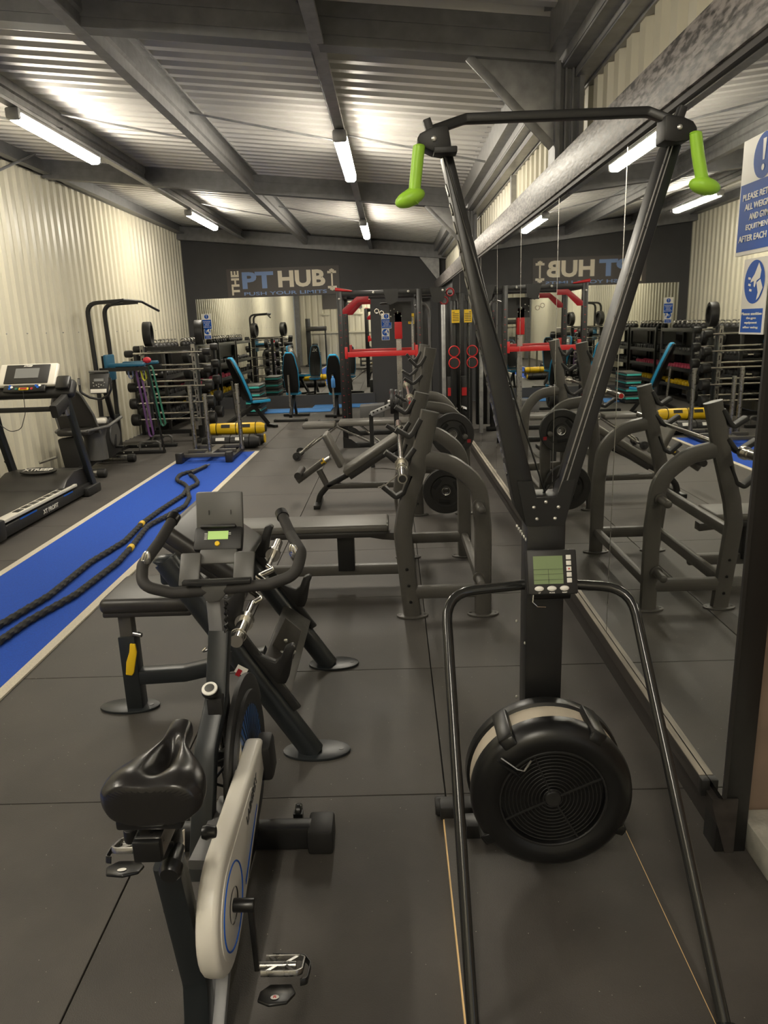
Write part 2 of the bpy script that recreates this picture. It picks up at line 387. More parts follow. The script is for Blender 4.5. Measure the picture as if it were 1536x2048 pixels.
struct('trim_1', MB().bb((1.0, 2.04, 0), (1.10, 2.13, 2.5)), frameb, None, .004)
wd = struct('door_1', MB().bb((1.45, .1, 0), (1.5, 2.2, 2.3)).bb((1.10, 2.125, 0), (1.5, 2.17, 2.3)), doorm)
struct('trim_2', MB().bb((1.105, 1.0, 0), (1.45, 2.12, .10)), concrete, None, .008)
# ================================================================== SKI MACHINE
def A(u, v, y): return PX(u, v, y=y)
sk = thing('ski_trainer', 'black standing ski ergometer with lime handles in front of the wall mirror', 'ski machine', (.43, 1.7, 0))
q = MB().bb((.129, .95, .004), (.739, 2.2, .026))
part('platform', q, ply, sk); part('platform_mat', MB().bb((.133, .953, .026), (.735, 2.197, .032)), rubber, sk, .002)
part('foot_bar', MB().bb((.12, 2.2, .02), (.74, 2.27, .07)), blackm, sk, .006)
for x in (.105, .70): part('wheel', MB().lathe([(0, 0), (.028, 0), (.034, .008), (.034, .034), (.028, .04), (0, .04)], (x, 2.26, .036), (1, 0, 0), 20), blackm, sk)
xm0, xm1 = A(1052, 1250, 2.08).x, A(1126, 1250, 2.08).x
part('mast', MB().bb((xm0, 2.08, .05), (xm1, 2.18, 1.2)), frameb, sk, .004)
part('mast_foot', MB().bb((.2, 2.09, .03), (.66, 2.16, .08)).bb((xm0-.02, 2.0, .03), (xm1+.02, 2.2, .05)), frameb, sk, .003)
def arm(pts, name='arm'):
    f = [A(u, v, 2.08) for u, v in pts]; part(name, MB().prism(f, (0, 1, 0), .075), frameb, sk, .003)
arm([(1031, 1016), (1052, 1052), (1075, 1000), (905, 306), (884, 308)])
arm([(1129, 1050), (1113, 1000), (1338, 282), (1364, 290)])
# raised slot edges and bright bars standing in for highlights along the arm slots
for (p, q_) in (((1122, 1000), (1347, 285)), ((1117, 985), (1341, 283))): part('arm_rail', MB().cyl(A(*p, 2.078), A(*q_, 2.078), .0022, n=6), steel, sk)
ml = MB(); mr = MB()
for k in range(17):
    t = .12+k*.05; a = A(1031, 1016, 2.08).lerp(A(884, 308, 2.08), t)+V((0, .035, 0)); d = (A(884, 308, 2.08)-A(1031, 1016, 2.08)).normalized()
    ml.bar(a-d*.020+V((-.0015, -.01, 0)), a+d*.008+V((-.0015, .012, 0)), .012, .004, (1, 0, 0))
part('slot_glints', ml, steel, sk, kind='stuff')
part('joint_plate', MB().prism([A(u, v, 2.078) for u, v in ((1052, 1052), (1129, 1050), (1150, 958), (1125, 962), (1112, 996), (1073, 996), (1064, 962), (1034, 962))], (0, -1, 0), .004), frameb, sk)
for u, v in ((1092, 1004), (1068, 1015), (1117, 1014), (1074, 1038), (1110, 1037)): part('bolt', MB().ball(A(u, v, 2.072), (.0055, .004, .0055), 10), bright, sk)
for k in range(6): part('bolt', MB().ball(PX(1034+3.6*k, 1052+5.4*k, x=xm0), (.004, .006, .006), 8), bright, sk)
for u, v in ((1033, 1242), (1033, 1393), (1050, 1286)): part('bolt', MB().ball(PX(u, v, x=xm0), (.004, .005, .005), 8), bright, sk)
part('top_bar', MB().rtube([A(862, 262, 2.06), A(930, 238, 2.08), A(1295, 224, 2.08), A(1350, 245, 2.06)], .034, .022, .03, up=(0, 0, 1)), frameb, sk)
for pts, stub, bt in (([(833, 278), (840, 266), (862, 254), (896, 247), (905, 300), (886, 306), (866, 303), (842, 292)], ((853, 240), (860, 262)), (868, 277)),
                      ([(1332, 228), (1366, 231), (1388, 241), (1397, 255), (1394, 270), (1376, 281), (1352, 284), (1328, 281)], ((1365, 215), (1356, 240)), (1360, 254))):
    part('pulley_housing', MB().prism([A(u, v, 2.03) for u, v in pts], (0, 1, 0), .07), blackm, sk, .006)
    part('bolt', MB().ball(A(*bt, 2.028), (.007, .005, .007), 10), bright, sk)
    part('stub', MB().rtube([A(*stub[0], 2.05), A(*stub[1], 2.05)], .02, .03), blackm, sk)
part('cable_clip', MB().box(A(890, 303, 2.05), (.06, .05, .016)), blackm, sk, .003)
part('cord', MB().tube([A(890, 312, 2.07), A(960, 560, 2.07), A(1040, 830, 2.09), A(1090, 985, 2.12)], .0028, 6), blackp, sk)
part('cord', MB().tube([A(1345, 285, 2.1), A(1240, 600, 2.12), A(1120, 950, 2.13), A(1078, 995, 2.13)], .0028, 6), blackp, sk)
for pts in (((838, 293), (834, 330), (829, 382), (820, 398)), ((1391, 267), (1396, 310), (1404, 358), (1409, 374))):
    h = part('handle', MB().sweep(fillet([A(*p, 2.03) for p in pts[:3]]+[A(*pts[3], 2.03)], .03), [(math.cos(i*.5236), math.sin(i*.5236)) for i in range(12)],
        [.0165, .0155]+[.0145]*50 if 0 else None) if 0 else MB().tube([A(*p, 2.03) for p in pts[:3]], .0155, 14).ball(A(*pts[0], 2.03), (.0155, .0155, .006)).ball(A(*pts[3], 2.03)+V((0, 0, .002)), (.041, .028, .021), 18, Matrix.Rotation(.25 if pts[0][0] > 1000 else -.35, 3, 'Y')).cyl(A(*pts[2], 2.03), A(*pts[3], 2.03), .0155, .026, 14), lime, sk)
# side hoop
zl = A(890, 1190, 2.08).z+.0
hoop = [(.147, 1.40, .034), (.140, 2.09, .905), (xm0+.01, 2.12, .915), (xm1-.01, 2.12, .915), (.700, 2.09, .905), (.752, 1.40, .034)]
part('side_rail', MB().tube(hoop, .0155, 14, .10), glossb, sk)
for x in (.147, .752): part('rail_foot', MB().cyl((x, 1.385, .032), (x, 1.40, .05), .022, n=14), blackm, sk)
# flywheel housing
fc = V((.430, 1.87, .347))
fw = part('flywheel_cover', MB().lathe([(.235, .16), (.240, .15), (.238, .12), (.228, .115), (.228, .05), (.236, .045), (.238, .02), (.232, -.004), (.215, -.020), (.195, -.026), (.172, -.024), (.160, -.016), (.152, -.014), (.150, .004), (0, .004)], fc, (0, 1, 0), 64), blackp, sk)
part('perforated_band', MB().lathe([(.2295, .05), (.2295, .113)], fc, (0, 1, 0), 64), perf, fw)
gr = MB()
for k in range(11): gr.torus(fc+V((0, -.010, 0)), (0, 1, 0), .028+.0112*k, .0016, 44, 5)
part('grille', gr, blackm, fw)
g2 = MB()
for a in (25, 112, 205, 300):
    a = math.radians(a); g2.bar(fc+V((.024*math.cos(a), -.012, .024*math.sin(a))), fc+V((.152*math.cos(a), -.014, .152*math.sin(a))), .005, .004, (0, 1, 0))
g2.lathe([(0, -.016), (.022, -.016), (.026, -.010), (.026, 0)], fc, (0, 1, 0), 24)
part('grille_hub', g2, blackm, fw)
part('vent_ring', MB().torus(fc+V((0, -.015, 0)), (0, 1, 0), .155, .004, 48, 6), blackm, fw)
for a, l in ((125, 1), (58, 1), (215, .8), (-30, .6)):
    a = math.radians(a); d = V((math.cos(a), 0, math.sin(a))); tdir = V((-math.sin(a), 0, math.cos(a)))
    part('clamp', MB().bar(fc+d*.236+V((0, -.012, 0)), fc+d*.236+V((0, .135, 0)), .05*l, .026, d).bar(fc+d*.228+V((0, -.018, 0)), fc+d*.215+V((0, .03, 0)), .045*l, .034, d), blackp, fw, .008)
part('adjuster_lever', MB().tube([fc+V((-.155, -.030, .150)), fc+V((-.11, -.038, .118)), fc+V((-.09, -.038, .112)), fc+V((-.07, -.034, .142))], .003, 6), steel, fw)
part('adjuster_fin', MB().prism([fc+V(p) for p in ((-.165, -.022, .14), (-.115, -.026, .108), (-.10, -.024, .085), (-.15, -.026, .125))], (0, -1, 0), .008), blackp, fw)
# monitor
mt = Matrix.Rotation(math.radians(-20), 3, 'X')
mc = A(1103, 1144, 2.0)
def MQ(x, z, y=0): return mc+mt @ V((x, y, z))
mo = part('monitor', MB().box(mc, (.142, .026, .128), mt), blackm, sk, .005)
part('lcd', MB().box(MQ(-.012, .006, -.0135), (.084, .002, .080), mt), lcd, mo)
mm = MB()
for z in (.008, -.006, -.022): mm.box(MQ(-.012, z, -.0150), (.084, .001, .0008), mt)
mm.box(MQ(-.012, -.013, -.0150), (.0009, .001, .042), mt); part('lcd_lines', mm, lcdd, mo)
for k in range(5): part('side_button', MB().box(MQ(.047, .041-.0165*k, -.0145), (.014, .003, .013), mt), whitep, mo, .001)
part('button_mark', MB().box(MQ(.047, .008, -.0165), (.004, .001, .004), mt), red, mo)
for k, s in enumerate(('UP', 'MODE', 'RESET')):
    x = -.040+.036*k; part('round_button', MB().ball(MQ(x, -.047, -.0135), (.0135, .004, .0075), 14, mt), whitep, mo)
    text(mo, s, .0055, MQ(x, -.059, -.0140), mt @ V((1, 0, 0)), mt @ V((0, 0, 1)), whitep, .0001, .0002)
part('monitor_arm', MB().cyl(mc+V((-.05, .03, -.075)), mc+V((.06, .03, -.075)), .019, n=18).bar(mc+V((0, .02, -.07)), V((mc.x, 2.09, mc.z-.06)), .05, .03), blackp, sk)
part('monitor_wire', MB().tube([MQ(-.055, -.064), MQ(-.058, -.085, .0), MQ(-.045, -.098, .0), MQ(-.02, -.100, .01)], .0018, 6), chrome, sk)
# ================================================================== SPIN BIKE
bk = thing('spin_bike', 'black and white upright exercise bike with a glossy black saddle', 'exercise bike', (-.52, 1.7, 0))
part('front_stabiliser', MB().rtube([(-.76, 2.12, .045), (-.30, 2.12, .045)], .085, .06), frameb, bk)
for x0, x1 in ((-.30, -.245), (-.80, -.745)):
    s_ = part('stabiliser_cap', MB().bb((x0-.03, 2.065, .002), (x1, 2.18, .088)), blackm, bk, .01)
for x in (-.37, -.67): part('transport_wheel', MB().lathe([(0, -.011), (.018, -.011), (.022, -.006), (.022, .006), (.018, .011), (0, .011)], (x, 2.19, .085), (1, 0, 0), 18).bb((x-.016, 2.16, .06), (x+.016, 2.185, .09)), blackp, bk)
part('rear_stabiliser', MB().rtube([(-.76, 1.10, .045), (-.28, 1.10, .045)], .085, .06), frameb, bk)
part('base_tube', MB().rtube([(-.52, 2.12, .08), (-.52, 1.10, .08)], .05, .07, up=(0, 0, 1)), frameb, bk)
part('seat_tube', MB().rtube([PX(338, 1722, x=-.525), PX(395, 1955, x=-.51), PX(400, 2075, x=-.51)], .052, .062, .1, up=(1, 0, 0)), framen, bk)
part('rear_tube', MB().rtube([PX(450, 1700, x=-.46), PX(440, 1950, x=-.475), PX(428, 2075, x=-.475)], .026, .05, .1, up=(1, 0, 0)), galvd, bk)
# front fork and stem
part('fork', MB().rtube([A(436, 1330, 1.93), (-.56, 2.03, .45), (-.56, 2.12, .09)], .05, .045, .15, up=(1, 0, 0)), frameb, bk)
part('fork_crown', MB().rtube([A(440, 1262, 1.95), A(434, 1400, 1.87), (-.545, 1.78, .58), (-.545, 1.62, .30)], .046, .06, .2, up=(1, 0, 0)), framen, bk)
part('stem_post', MB().rtube([A(430, 1200, 1.98), A(441, 1316, 1.945)], .050, .042, up=(1, 0, 0)), galvd, bk)
part('post_collar', MB().rtube([A(440, 1306, 1.95), A(441, 1330, 1.94)], .062, .058, up=(1, 0, 0)), blackm, bk)
kb = A(421, 1383, 1.82)
tk = part('tension_knob', MB().lathe([(0, .012), (.021, .012), (.024, .006), (.024, 0), (.018, -.012), (.008, -.018), (.006, -.045)], kb, (0, -.45, .9), 24), blackp, bk)
part('knob_cap', MB().lathe([(.0, .0125), (.012, .0125), (.0125, .014), (.021, .0135), (.022, .010)], kb+V((0, -.001, .002)), (0, -.45, .9), 24), whitep, tk)
part('cap_dish', MB().lathe([(0, .0155), (.012, .0155), (.0135, .0150)], kb+V((0, -.001, .002)), (0, -.45, .9), 20), greyp, tk)
part('tension_bracket', MB().box(kb+V((.006, .02, -.05)), (.042, .035, .05)), blackm, bk, .003)
part('tension_rod', MB().cyl(kb+V((.005, .02, -.06)), kb+V((.003, .05, -.22)), .008), steel, bk)
bc = part('bottle_cage', MB().bb(kb+V((-.02, .02, -.25)), kb+V((.03, .05, -.20))), blackp, bk, .004)
part('cage_wire', MB().tube([kb+V((-.05, -.01, -.21)), kb+V((-.01, .0, -.225)), kb+V((.045, .0, -.20)), kb+V((-.02, -.01, -.28)), kb+V((.02, .01, -.31))], .004, 6, .02), blackp, bc)
part('brake_pad_rod', MB().cyl(kb+V((.01, .04, -.26)), kb+V((.02, .10, -.40)), .014), blackp, bk)
# handlebars
hb = [A(345, 1040, 2.20), A(318, 1085, 2.10), A(285, 1130, 1.98), A(283, 1172, 1.92), A(345, 1186, 1.93), A(430, 1180, 1.95), A(540, 1168, 1.93), A(592, 1150, 1.92), A(603, 1105, 1.98), A(582, 1070, 2.10), A(565, 1032, 2.20)]
hbp = part('handlebar', MB().tube(hb, .0165, 14, .05), foam, bk)
for a, b in ((hb[0], hb[1]), (hb[-1], hb[-2])):
    d = (a-b).normalized(); part('bar_end', MB().cyl(a-d*.008, a+d*.020, .0195, n=16), blackp, hbp)
for (u, v, y, tw) in ((295, 1122, 1.99, .25), (590, 1108, 1.99, -.2)):
    c = A(u, v, y)+V((0, -.013, .006)); pp = part('pulse_sensor', MB().ball(c, (.0145, .007, .030), 16, Matrix.Rotation(tw, 3, 'Y')), chrome, hbp)
    part('sensor_strip', MB().ball(c+V((0, -.003, 0)), (.0035, .0065, .027), 10, Matrix.Rotation(tw, 3, 'Y')).ball(c+V((0, -.003, 0)), (.0125, .0062, .0035), 10), steel, pp)
# console
ct = Matrix.Rotation(math.radians(-38), 3, 'X')
cc = A(438, 1079, 2.06)
def CQ(x, z, y=0): return cc+ct @ V((x, y, z))
cs = part('console', MB().box(CQ(0, 0), (.142, .028, .074), ct), blackm, bk, .008)
part('console_screen', MB().box(CQ(0, .008, -.0125), (.060, .005, .026), ct), lcdl, cs)
part('yellow_button', MB().lathe([(.0, .006), (.007, .006), (.008, 0)], CQ(0, -.019, -.013), ct @ V((0, -1, 0)), 20), yellow, cs)
t_ = MB()
for k in range(5): t_.box(CQ(-.036, .014-.0045*k, -.0125), (.008, .004, .0015), ct)
for k in range(2): t_.box(CQ(.034, .015-.0045*k, -.0125), (.007, .004, .0015), ct)
part('console_print', t_, whitep, cs, kind='stuff')
pb = cc+V((0, .035, .055)); pt = Matrix.Rotation(math.radians(-15), 3, 'X')
hd = part('phone_holder', MB().box(pb+pt @ V((0, 0, .018)), (.140, .016, .125), pt), greyp, cs, .012)
part('holder_lip', MB().box(cc+ct @ V((0, -.012, .034)), (.105, .03, .010), ct), blackm, cs, .003)
part('holder_slot', MB().box(pb+pt @ V((-.030, -.0085, .018)), (.003, .002, .014), pt), blackp, hd); part('holder_slot', MB().box(pb+pt @ V((.035, -.0085, .018)), (.003, .002, .014), pt), blackp, hd)
tt = Matrix.Rotation(math.radians(62), 3, 'X')
tc = A(434, 1138, 1.99)
ty = part('tablet_tray', MB().box(tc+V((-.078, 0, 0)), (.06, .012, .10), Matrix.Rotation(math.radians(-35), 3, 'X')).box(tc+V((.078, 0, 0)), (.06, .012, .10), Matrix.Rotation(math.radians(-35), 3, 'X')).box(tc+V((0, .030, .028)), (.11, .012, .045), Matrix.Rotation(math.radians(-35), 3, 'X')), greyp, bk, .008)
part('tray_lip', MB().rtube([A(366, 1166, 1.93), A(502, 1160, 1.93)], .024, .012, up=(0, 0, 1)), blackm, ty)
part('stem_clamp', MB().prism([A(u, v, 1.93) for u, v in ((400, 1172), (455, 1170), (452, 1188), (440, 1205), (415, 1208), (402, 1192))], (0, 1, 0), .06), greyp, bk, .008)
part('console_wire', MB().tube([A(452+3*math.sin(i*1.6), 1205+i*3.2, 1.93+.006*math.cos(i*1.6)) for i in range(28)], .0032, 6), blackp, bk)
part('pin_lever', MB().tube([A(425, 1298, 1.93), A(403, 1304, 1.90), A(412, 1296, 1.90)], .003, 6, .01), chrome, bk)
# saddle
sd = MB(); N, M_ = 26, 40; vs = []
for i in range(N):
    t = i/(N-1)                     # 0 rear .. 1 nose
    y = 1.20+t*.25
    wd_ = .100*(1-.12*(1-min(1, t/.10))**2)*(1 if t < .2 else 1-.74*(3*min(1,(t-.2)/.6)**2-2*min(1,(t-.2)/.6)**3)) if t < .985 else .022
    ht = .024+.018*math.exp(-((t-.15)/.22)**2)
    th_ = .052*(1-t*.45)
    if t < .06: wd_ *= .93
    for j in range(M_):
        a = 2*math.pi*j/M_; cx, sx = math.cos(a), math.sin(a)
        x = wd_*math.copysign(abs(cx)**.75, cx); z = (ht if sx > 0 else th_)*math.copysign(abs(sx)**.7, sx)
        if sx > 0: z -= .050*math.exp(-(x/.014)**2)*(math.exp(-((t-.46)/.26)**4)); z += .006*math.exp(-((abs(x)-.055)/.03)**2)*(1-t)
        vs.append(V((-.490+x, y, .835+z+.02*t-.004)))
fs = [[i*M_+j, i*M_+(j+1) % M_, (i+1)*M_+(j+1) % M_, (i+1)*M_+j] for i in range(N-1) for j in range(M_)]+[list(range(M_))[::-1], [(N-1)*M_+j for j in range(M_)]]
sd.add(vs, fs)
sdo = part('saddle', sd, seatv, bk); sm = sdo.modifiers.new('s', 'SUBSURF'); sm.levels = 2; sm.render_levels = 2
for p in sdo.data.polygons: p.use_smooth = True
part('saddle_base', MB().box((-.495, 1.25, .785), (.13, .09, .025)), blackp, sdo, .006)
part('seat_slider', MB().box((-.500, 1.30, .735), (.055, .20, .05)), steel, bk, .006)
part('slider_end', MB().bb((-.527, 1.19, .712), (-.473, 1.21, .758)), blackp, bk, .004)
part('slider_clamp', MB().box((-.508, 1.31, .665), (.06, .06, .05)).cyl((-.56, 1.27, .70), (-.56, 1.27, .73), .014), blackp, bk, .004)
kn = V((-.475, 1.235, .655))
part('post_knob', MB().lathe([(0, -.012), (.018, -.012), (.023, -.004), (.023, .012), (.016, .02), (.013, .06), (0, .06)], kn, (0, 1, .15), 20), blackp, bk)
part('side_knob', MB().lathe([(0, -.01), (.014, -.01), (.017, 0), (.012, .02), (0, .02)], (-.452, 1.42, .60), (1, 0, 0), 16), blackp, bk)
part('frame_decal', MB().box((-.519, 1.415, .52), (.003, .05, .14), Matrix.Rotation(-.38, 3, 'X')), beige, bk)
part('slanted_tube', MB().rtube([PX(455, 1600, x=-.50), PX(395, 1730, x=-.515)], .026, .045, up=(1, 0, 0)), galvd, bk)
# flywheel
fo = V((-.490, 2.0, .40))
fwl = part('flywheel', MB().lathe([(0, -.012), (.17, -.012), (.20, -.018), (.222, -.018), (.222, .018), (.20, .018), (.17, .012), (0, .012)], fo, (1, 0, 0), 56), blackm, bk)
part('flywheel_panel', MB().lathe([(0, .0135), (.19, .0135)], fo, (1, 0, 0), 48), bikeblue, fwl)
sp = MB()
for k in range(40):
    a = 2*math.pi*k/40; sp.bar(fo+V((.0145, .06*math.cos(a), .06*math.sin(a))), fo+V((.0145, .185*math.cos(a+.25), .185*math.sin(a+.25))), .005, .001, (1, 0, 0))
part('panel_stripes', sp, blackp, fwl)
part('panel_swoosh', MB().prism([fo+V((.015, y, z)) for y, z in ((-.16, .10), (-.11, .14), (-.12, .0), (-.16, -.05))], (1, 0, 0), .001), beige, fwl)
part('wheel_guard', MB().rtube([fo+V((.0, .242*math.cos(math.radians(a)), .242*math.sin(math.radians(a)))) for a in range(170, 15, -8)], .062, .016, up=(1, 0, 0)), blackm, bk)
part('front_cover_cap', MB().box((-.425, 1.985, .43), (.05, .085, .13), Matrix.Rotation(.15, 3, 'X')), blackm, bk, .015)
# white chain cover: two round ends joined, on the right of the frame
def bean(c0, r0, c1, r1, x, n=18):
    d = math.atan2(c1[1]-c0[1], c1[0]-c0[0]); L = math.hypot(c1[0]-c0[0], c1[1]-c0[1]); b = math.acos((r0-r1)/L); o = []
    for i in range(n+1): a = d+b+(2*math.pi-2*b)*i/n; o.append(V((x, c0[0]+r0*math.cos(a), c0[1]+r0*math.sin(a))))
    for i in range(n+1): a = d-b+2*b*i/n; o.append(V((x, c1[0]+r1*math.cos(a), c1[1]+r1*math.sin(a))))
    return o
ck = V((-.43, 1.47, .355))
cv = part('chain_cover', MB().prism(bean((ck.y, ck.z), .150, (1.94, .455), .055, -.478), (1, 0, 0), .052), white, bk, .014, seg=3)
part('cover_plate', MB().prism(bean((ck.y, ck.z), .118, (1.74, .425), .055, -.426), (1, 0, 0), .003), white, cv, .001)
part('blue_ring', MB().torus((-.4225, ck.y, ck.z), (1, 0, 0), .098, .0022, 48, 6), signblue, cv)
part('crank_recess', MB().lathe([(.0, .0), (.040, .0), (.042, .003)], (-.4235, ck.y, ck.z), (1, 0, 0), 30), blackp, cv)
part('cover_stripe', MB().prism([V((-.4225, y, z)) for y, z in ((1.60, .30), (1.80, .39), (1.80, .397), (1.60, .312))], (1, 0, 0), .001), signblue, cv)
a_ = V((0, .47, .10)).normalized()
text(cv, 'LABGREY', .038, (-.4215, 1.745, .452), a_, V((0, -a_.z, a_.y)), blackp, .0006, .0006)
cr = part('crank', MB().cyl((-.425, ck.y, ck.z), (-.372, ck.y, ck.z), .016).bar((-.383, ck.y, ck.z+.01), (-.375, ck.y-.015, ck.z-.175), .020, .014, (1, 0, 0)), blackp, bk, .003)
part('crank', MB().cyl((-.55, ck.y, ck.z), (-.59, ck.y, ck.z), .016).bar((-.583, ck.y, ck.z-.01), (-.588, ck.y+.015, ck.z+.17), .020, .014, (1, 0, 0)), blackp, bk, .003)
pc = V((-.315, ck.y-.015, ck.z-.165)); tp = Matrix.Rotation(-.35, 3, 'X')
def pedal(pc, sgn):
    def Q(x, y, z=0): return pc+tp @ V((x*sgn, y, z))
    pd = part('pedal', MB().cyl(Q(-.055, 0), Q(.035, 0), .009, n=12).rtube([Q(-.045, .038), Q(.040, .038), Q(.052, .028), Q(.052, -.028), Q(.040, -.038), Q(-.045, -.038)], .006, .014, .012, up=tp @ V((0, 0, 1)))
        .bar(Q(-.035, .038), Q(-.012, .008), .007, .010).bar(Q(.035, .038), Q(.012, .008), .007, .010).bar(Q(-.035, -.038), Q(-.012, -.008), .007, .010).bar(Q(.035, -.038), Q(.012, -.008), .007, .010), steel, bk)
    part('toe_strap', MB().rtube([Q(-.03, .045, .0), Q(.05, .046, -.004), Q(.068, .02, -.01), Q(.065, -.035, -.02), Q(.05, -.04, -.02)], .003, .016, .02, up=tp @ V((0, 0, 1))), blackp, pd)
    part('toe_cage', MB().prism([Q(x, y, -.028) for x, y in ((-.02, -.045), (.03, -.045), (.045, -.08), (.03, -.12), (-.01, -.13), (-.04, -.11), (-.04, -.075))], tp @ V((0, 0, 1)), .008), blackp, pd, .003)
    part('round_sticker', MB().lathe([(0, .001), (.010, .001)], Q(.0, -.105, -.019), tp @ V((0, 0, 1)), 16), whitep, pd)
    return pd
pd = pedal(pc, 1); text(pd, 'R', .014, pc+tp @ V((0, -.105, -.0175)), (1, 0, 0), tp @ V((0, 1, 0)), red, .0003, .0002)
pedal(V((-.640, ck.y+.015, ck.z+.165)), -1)
# ================================================================== PREACHER BENCH WITH CURL BAR
pr = thing('preacher_bench', 'charcoal preacher curl bench with square seat and slanted tubes', 'weight bench', (-.85, 3.07, 0))
def oval(c, a, b, z0=0, h=.012, n=26): return MB().prism([V(c)+V((a*math.cos(2*math.pi*i/n), b*math.sin(2*math.pi*i/n), z0)) for i in range(n)], (0, 0, 1), h)
for c, a, b in (((-1.28, 3.09, 0), .14, .07), ((-.36, 2.68, 0), .14, .075), ((-.35, 3.48, 0), .13, .075)):
    fp = part('foot_plate', oval(c, a, b), framen, pr, .003)
    part('bolt_hole', MB().cyl(V(c)+V((a*.72, 0, .011)), V(c)+V((a*.72, 0, .0135)), .010, n=12), blackp, fp)
for y, xt in ((2.68, -.90), (3.48, -.93)):
    part('slanted_tube', MB().cyl((xt, y, .85), (-.375, y, .0), .047, n=24), framen, pr)
    d = (V((-.375, y, 0))-V((xt, y, .85))).normalized(); n_ = V((-d.z, 0, d.x)).normalized()
    if n_.z < 0: n_ = -n_
    n_ = V((-d.z, 0, d.x)); n_ = n_ if n_.x > 0 else -n_
    b0 = V((xt, y, .85)); 
    rk = part('hook_rail', MB().rtube([b0+d*.10+n_*.055, b0+d*.80+n_*.055], .045, .022, up=(0, 1, 0), rnd=.6), blackm, pr)
    rh = MB()
    for k in (.12, .20, .40, .50, .74): rh.cyl(b0+d*k+n_*.064, b0+d*k+n_*.068, .009, n=10)
    part('rail_holes', rh, blackp, rk)
    for k in (.24, .56):
        o = b0+d*k+n_*.06
        part('bar_hook', MB().prism([o+V((0, -.018, 0))+d*p+n_*q for p, q in ((-.06, 0), (.10, 0), (.12, .03), (.10, .06), (.03, .13), (.015, .155), (-.005, .15), (-.010, .12), (.02, .075), (.02, .05), (-.01, .03))], (0, 1, 0), .036), blackm, pr, .006)
part('tube_cap', MB().ball((-.90, 2.68, .85), (.048, .048, .02), 14).ball((-.93, 3.48, .85), (.048, .048, .02), 14), framen, pr)
part('warning_sticker', MB().box(PX(483, 1340, y=2.625)+V((0, -.004, 0)), (.045, .002, .035), Matrix.Rotation(.55, 3, 'Y')), whitep, pr)
part('warning_red', MB().box(PX(478, 1344, y=2.625)+V((0, -.006, 0)), (.018, .002, .03), Matrix.Rotation(.55, 3, 'Y')), redd, pr)
cb = part('cross_plate', MB().bar((-.52, 2.70, .30), (-.52, 3.46, .30), .16, .012, (1, 0, 1.3)), frameg, pr, .004)
part('cross_tube', MB().bar((-.545, 2.70, .27), (-.545, 3.46, .27), .07, .09, (1, 0, 1.3)), framen, pr, .004)
cpn = V((1.3, 0, 1)).normalized(); 
vp_ = part('v_plate', MB().prism([A(u, v, 2.98) for u, v in ((571, 1236), (603, 1262), (567, 1385), (548, 1376), (532, 1330), (540, 1300))], (0, 1, 0), .01), frameg, pr, .002)
for u, v in ((572, 1281), (563, 1305), (588, 1304), (581, 1328)): part('bolt', MB().ball(A(u, v, 2.975), (.010, .007, .010), 10), bright, vp_)
text(vp_, 'JHP', .028, A(563, 1352, 2.974), V((.42, 0, .9)), V((-.9, 0, .42)), whitep, .0006, .0006)
part('long_beam', MB().rtube([(-1.24, 3.09, .16), (-1.0, 3.09, .17), (-.62, 3.09, .25)], .07, .07, .1, up=(0, 1, 0)), framen, pr)
part('seat_post', MB().bar((-1.245, 3.09, 0), (-1.245, 3.09, .37), .075, .075), framen, pr, .004)
part('inner_post', MB().bar((-1.245, 3.09, .33), (-1.245, 3.09, .48), .058, .058), frameg, pr, .003)
part('pull_handle', MB().prism([PX(u, v, y=3.045) for u, v in ((259, 1288), (270, 1289), (273, 1305), (268, 1345), (264, 1352), (251, 1350), (252, 1325), (258, 1305))], (0, 1, 0), .012), yellow, pr, .004, 'yellow pull handle')
part('post_pin', MB().cyl((-1.21, 3.06, .385), (-1.17, 3.05, .38), .010), steel, pr)
part('seat_pad', MB().box((-1.13, 3.20, .525), (.42, .36, .07), Matrix.Rotation(.0, 3, 'Y')), vinyl, pr, .028, seg=4)
part('seat_base', MB().box((-1.13, 3.20, .487), (.40, .34, .03)), vinyl, pr, .01)
apR = Matrix.Rotation(math.radians(38), 3, 'Y')
part('arm_pad', MB().box((-.80, 3.08, .82), (.36, .58, .07), apR), vinyl, pr, .028, 'sloping black arm pad', seg=4)
part('arm_pad_base', MB().box(V((-.80, 3.08, .82))+apR @ V((0, 0, -.045)), (.34, .54, .03), apR), vinyl, pr, .008)
part('pad_carrier', MB().rtube([(-.90, 2.70, .78), (-.90, 3.46, .78)], .07, .08, up=(0, 0, 1)).bb((-.97, 3.03, .50), (-.90, 3.13, .80)), framen, pr, .003)
# curl bar
p0, p1 = A(472, 1283, 2.47), A(556, 1086, 3.62); dd = (p1-p0); L = dd.length; dn = dd.normalized(); sdn = dn.cross(V((0, 0, 1))).normalized()
ez = thing('curl_bar', 'short chrome bar with a zigzag grip on the preacher bench hooks', 'barbell', p0)
zz = [(.20, 0), (.36, 0), (.41, .028), (.50, -.028), (.56, .012), (.62, .012), (.68, -.028), (.77, .028), (.82, 0), (.98, 0)]
k = L/1.18
part('shaft', MB().tube([p0+dn*a*k+sdn*b for a, b in zz], .014, 12, .02), chrome, ez)
for a, b, c in ((0, .165, .20), (1.18, 1.015, .98)):
    part('sleeve', MB().cyl(p0+dn*a*k, p0+dn*b*k, .025, n=20).cyl(p0+dn*(b*k), p0+dn*c*k, .036, n=20), chrome, ez)
part('spring_clip', MB().tube([p0+V((-.02, .02, .01)), p0+V((-.09, .02, -.015)), p0+V((-.12, .03, -.03)), p0+V((-.09, .03, -.005)), p0+V((-.03, .03, .0))], .0025, 6, .02).torus(p0+dn*.05, dn, .028, .003, 20, 6), chrome, ez)
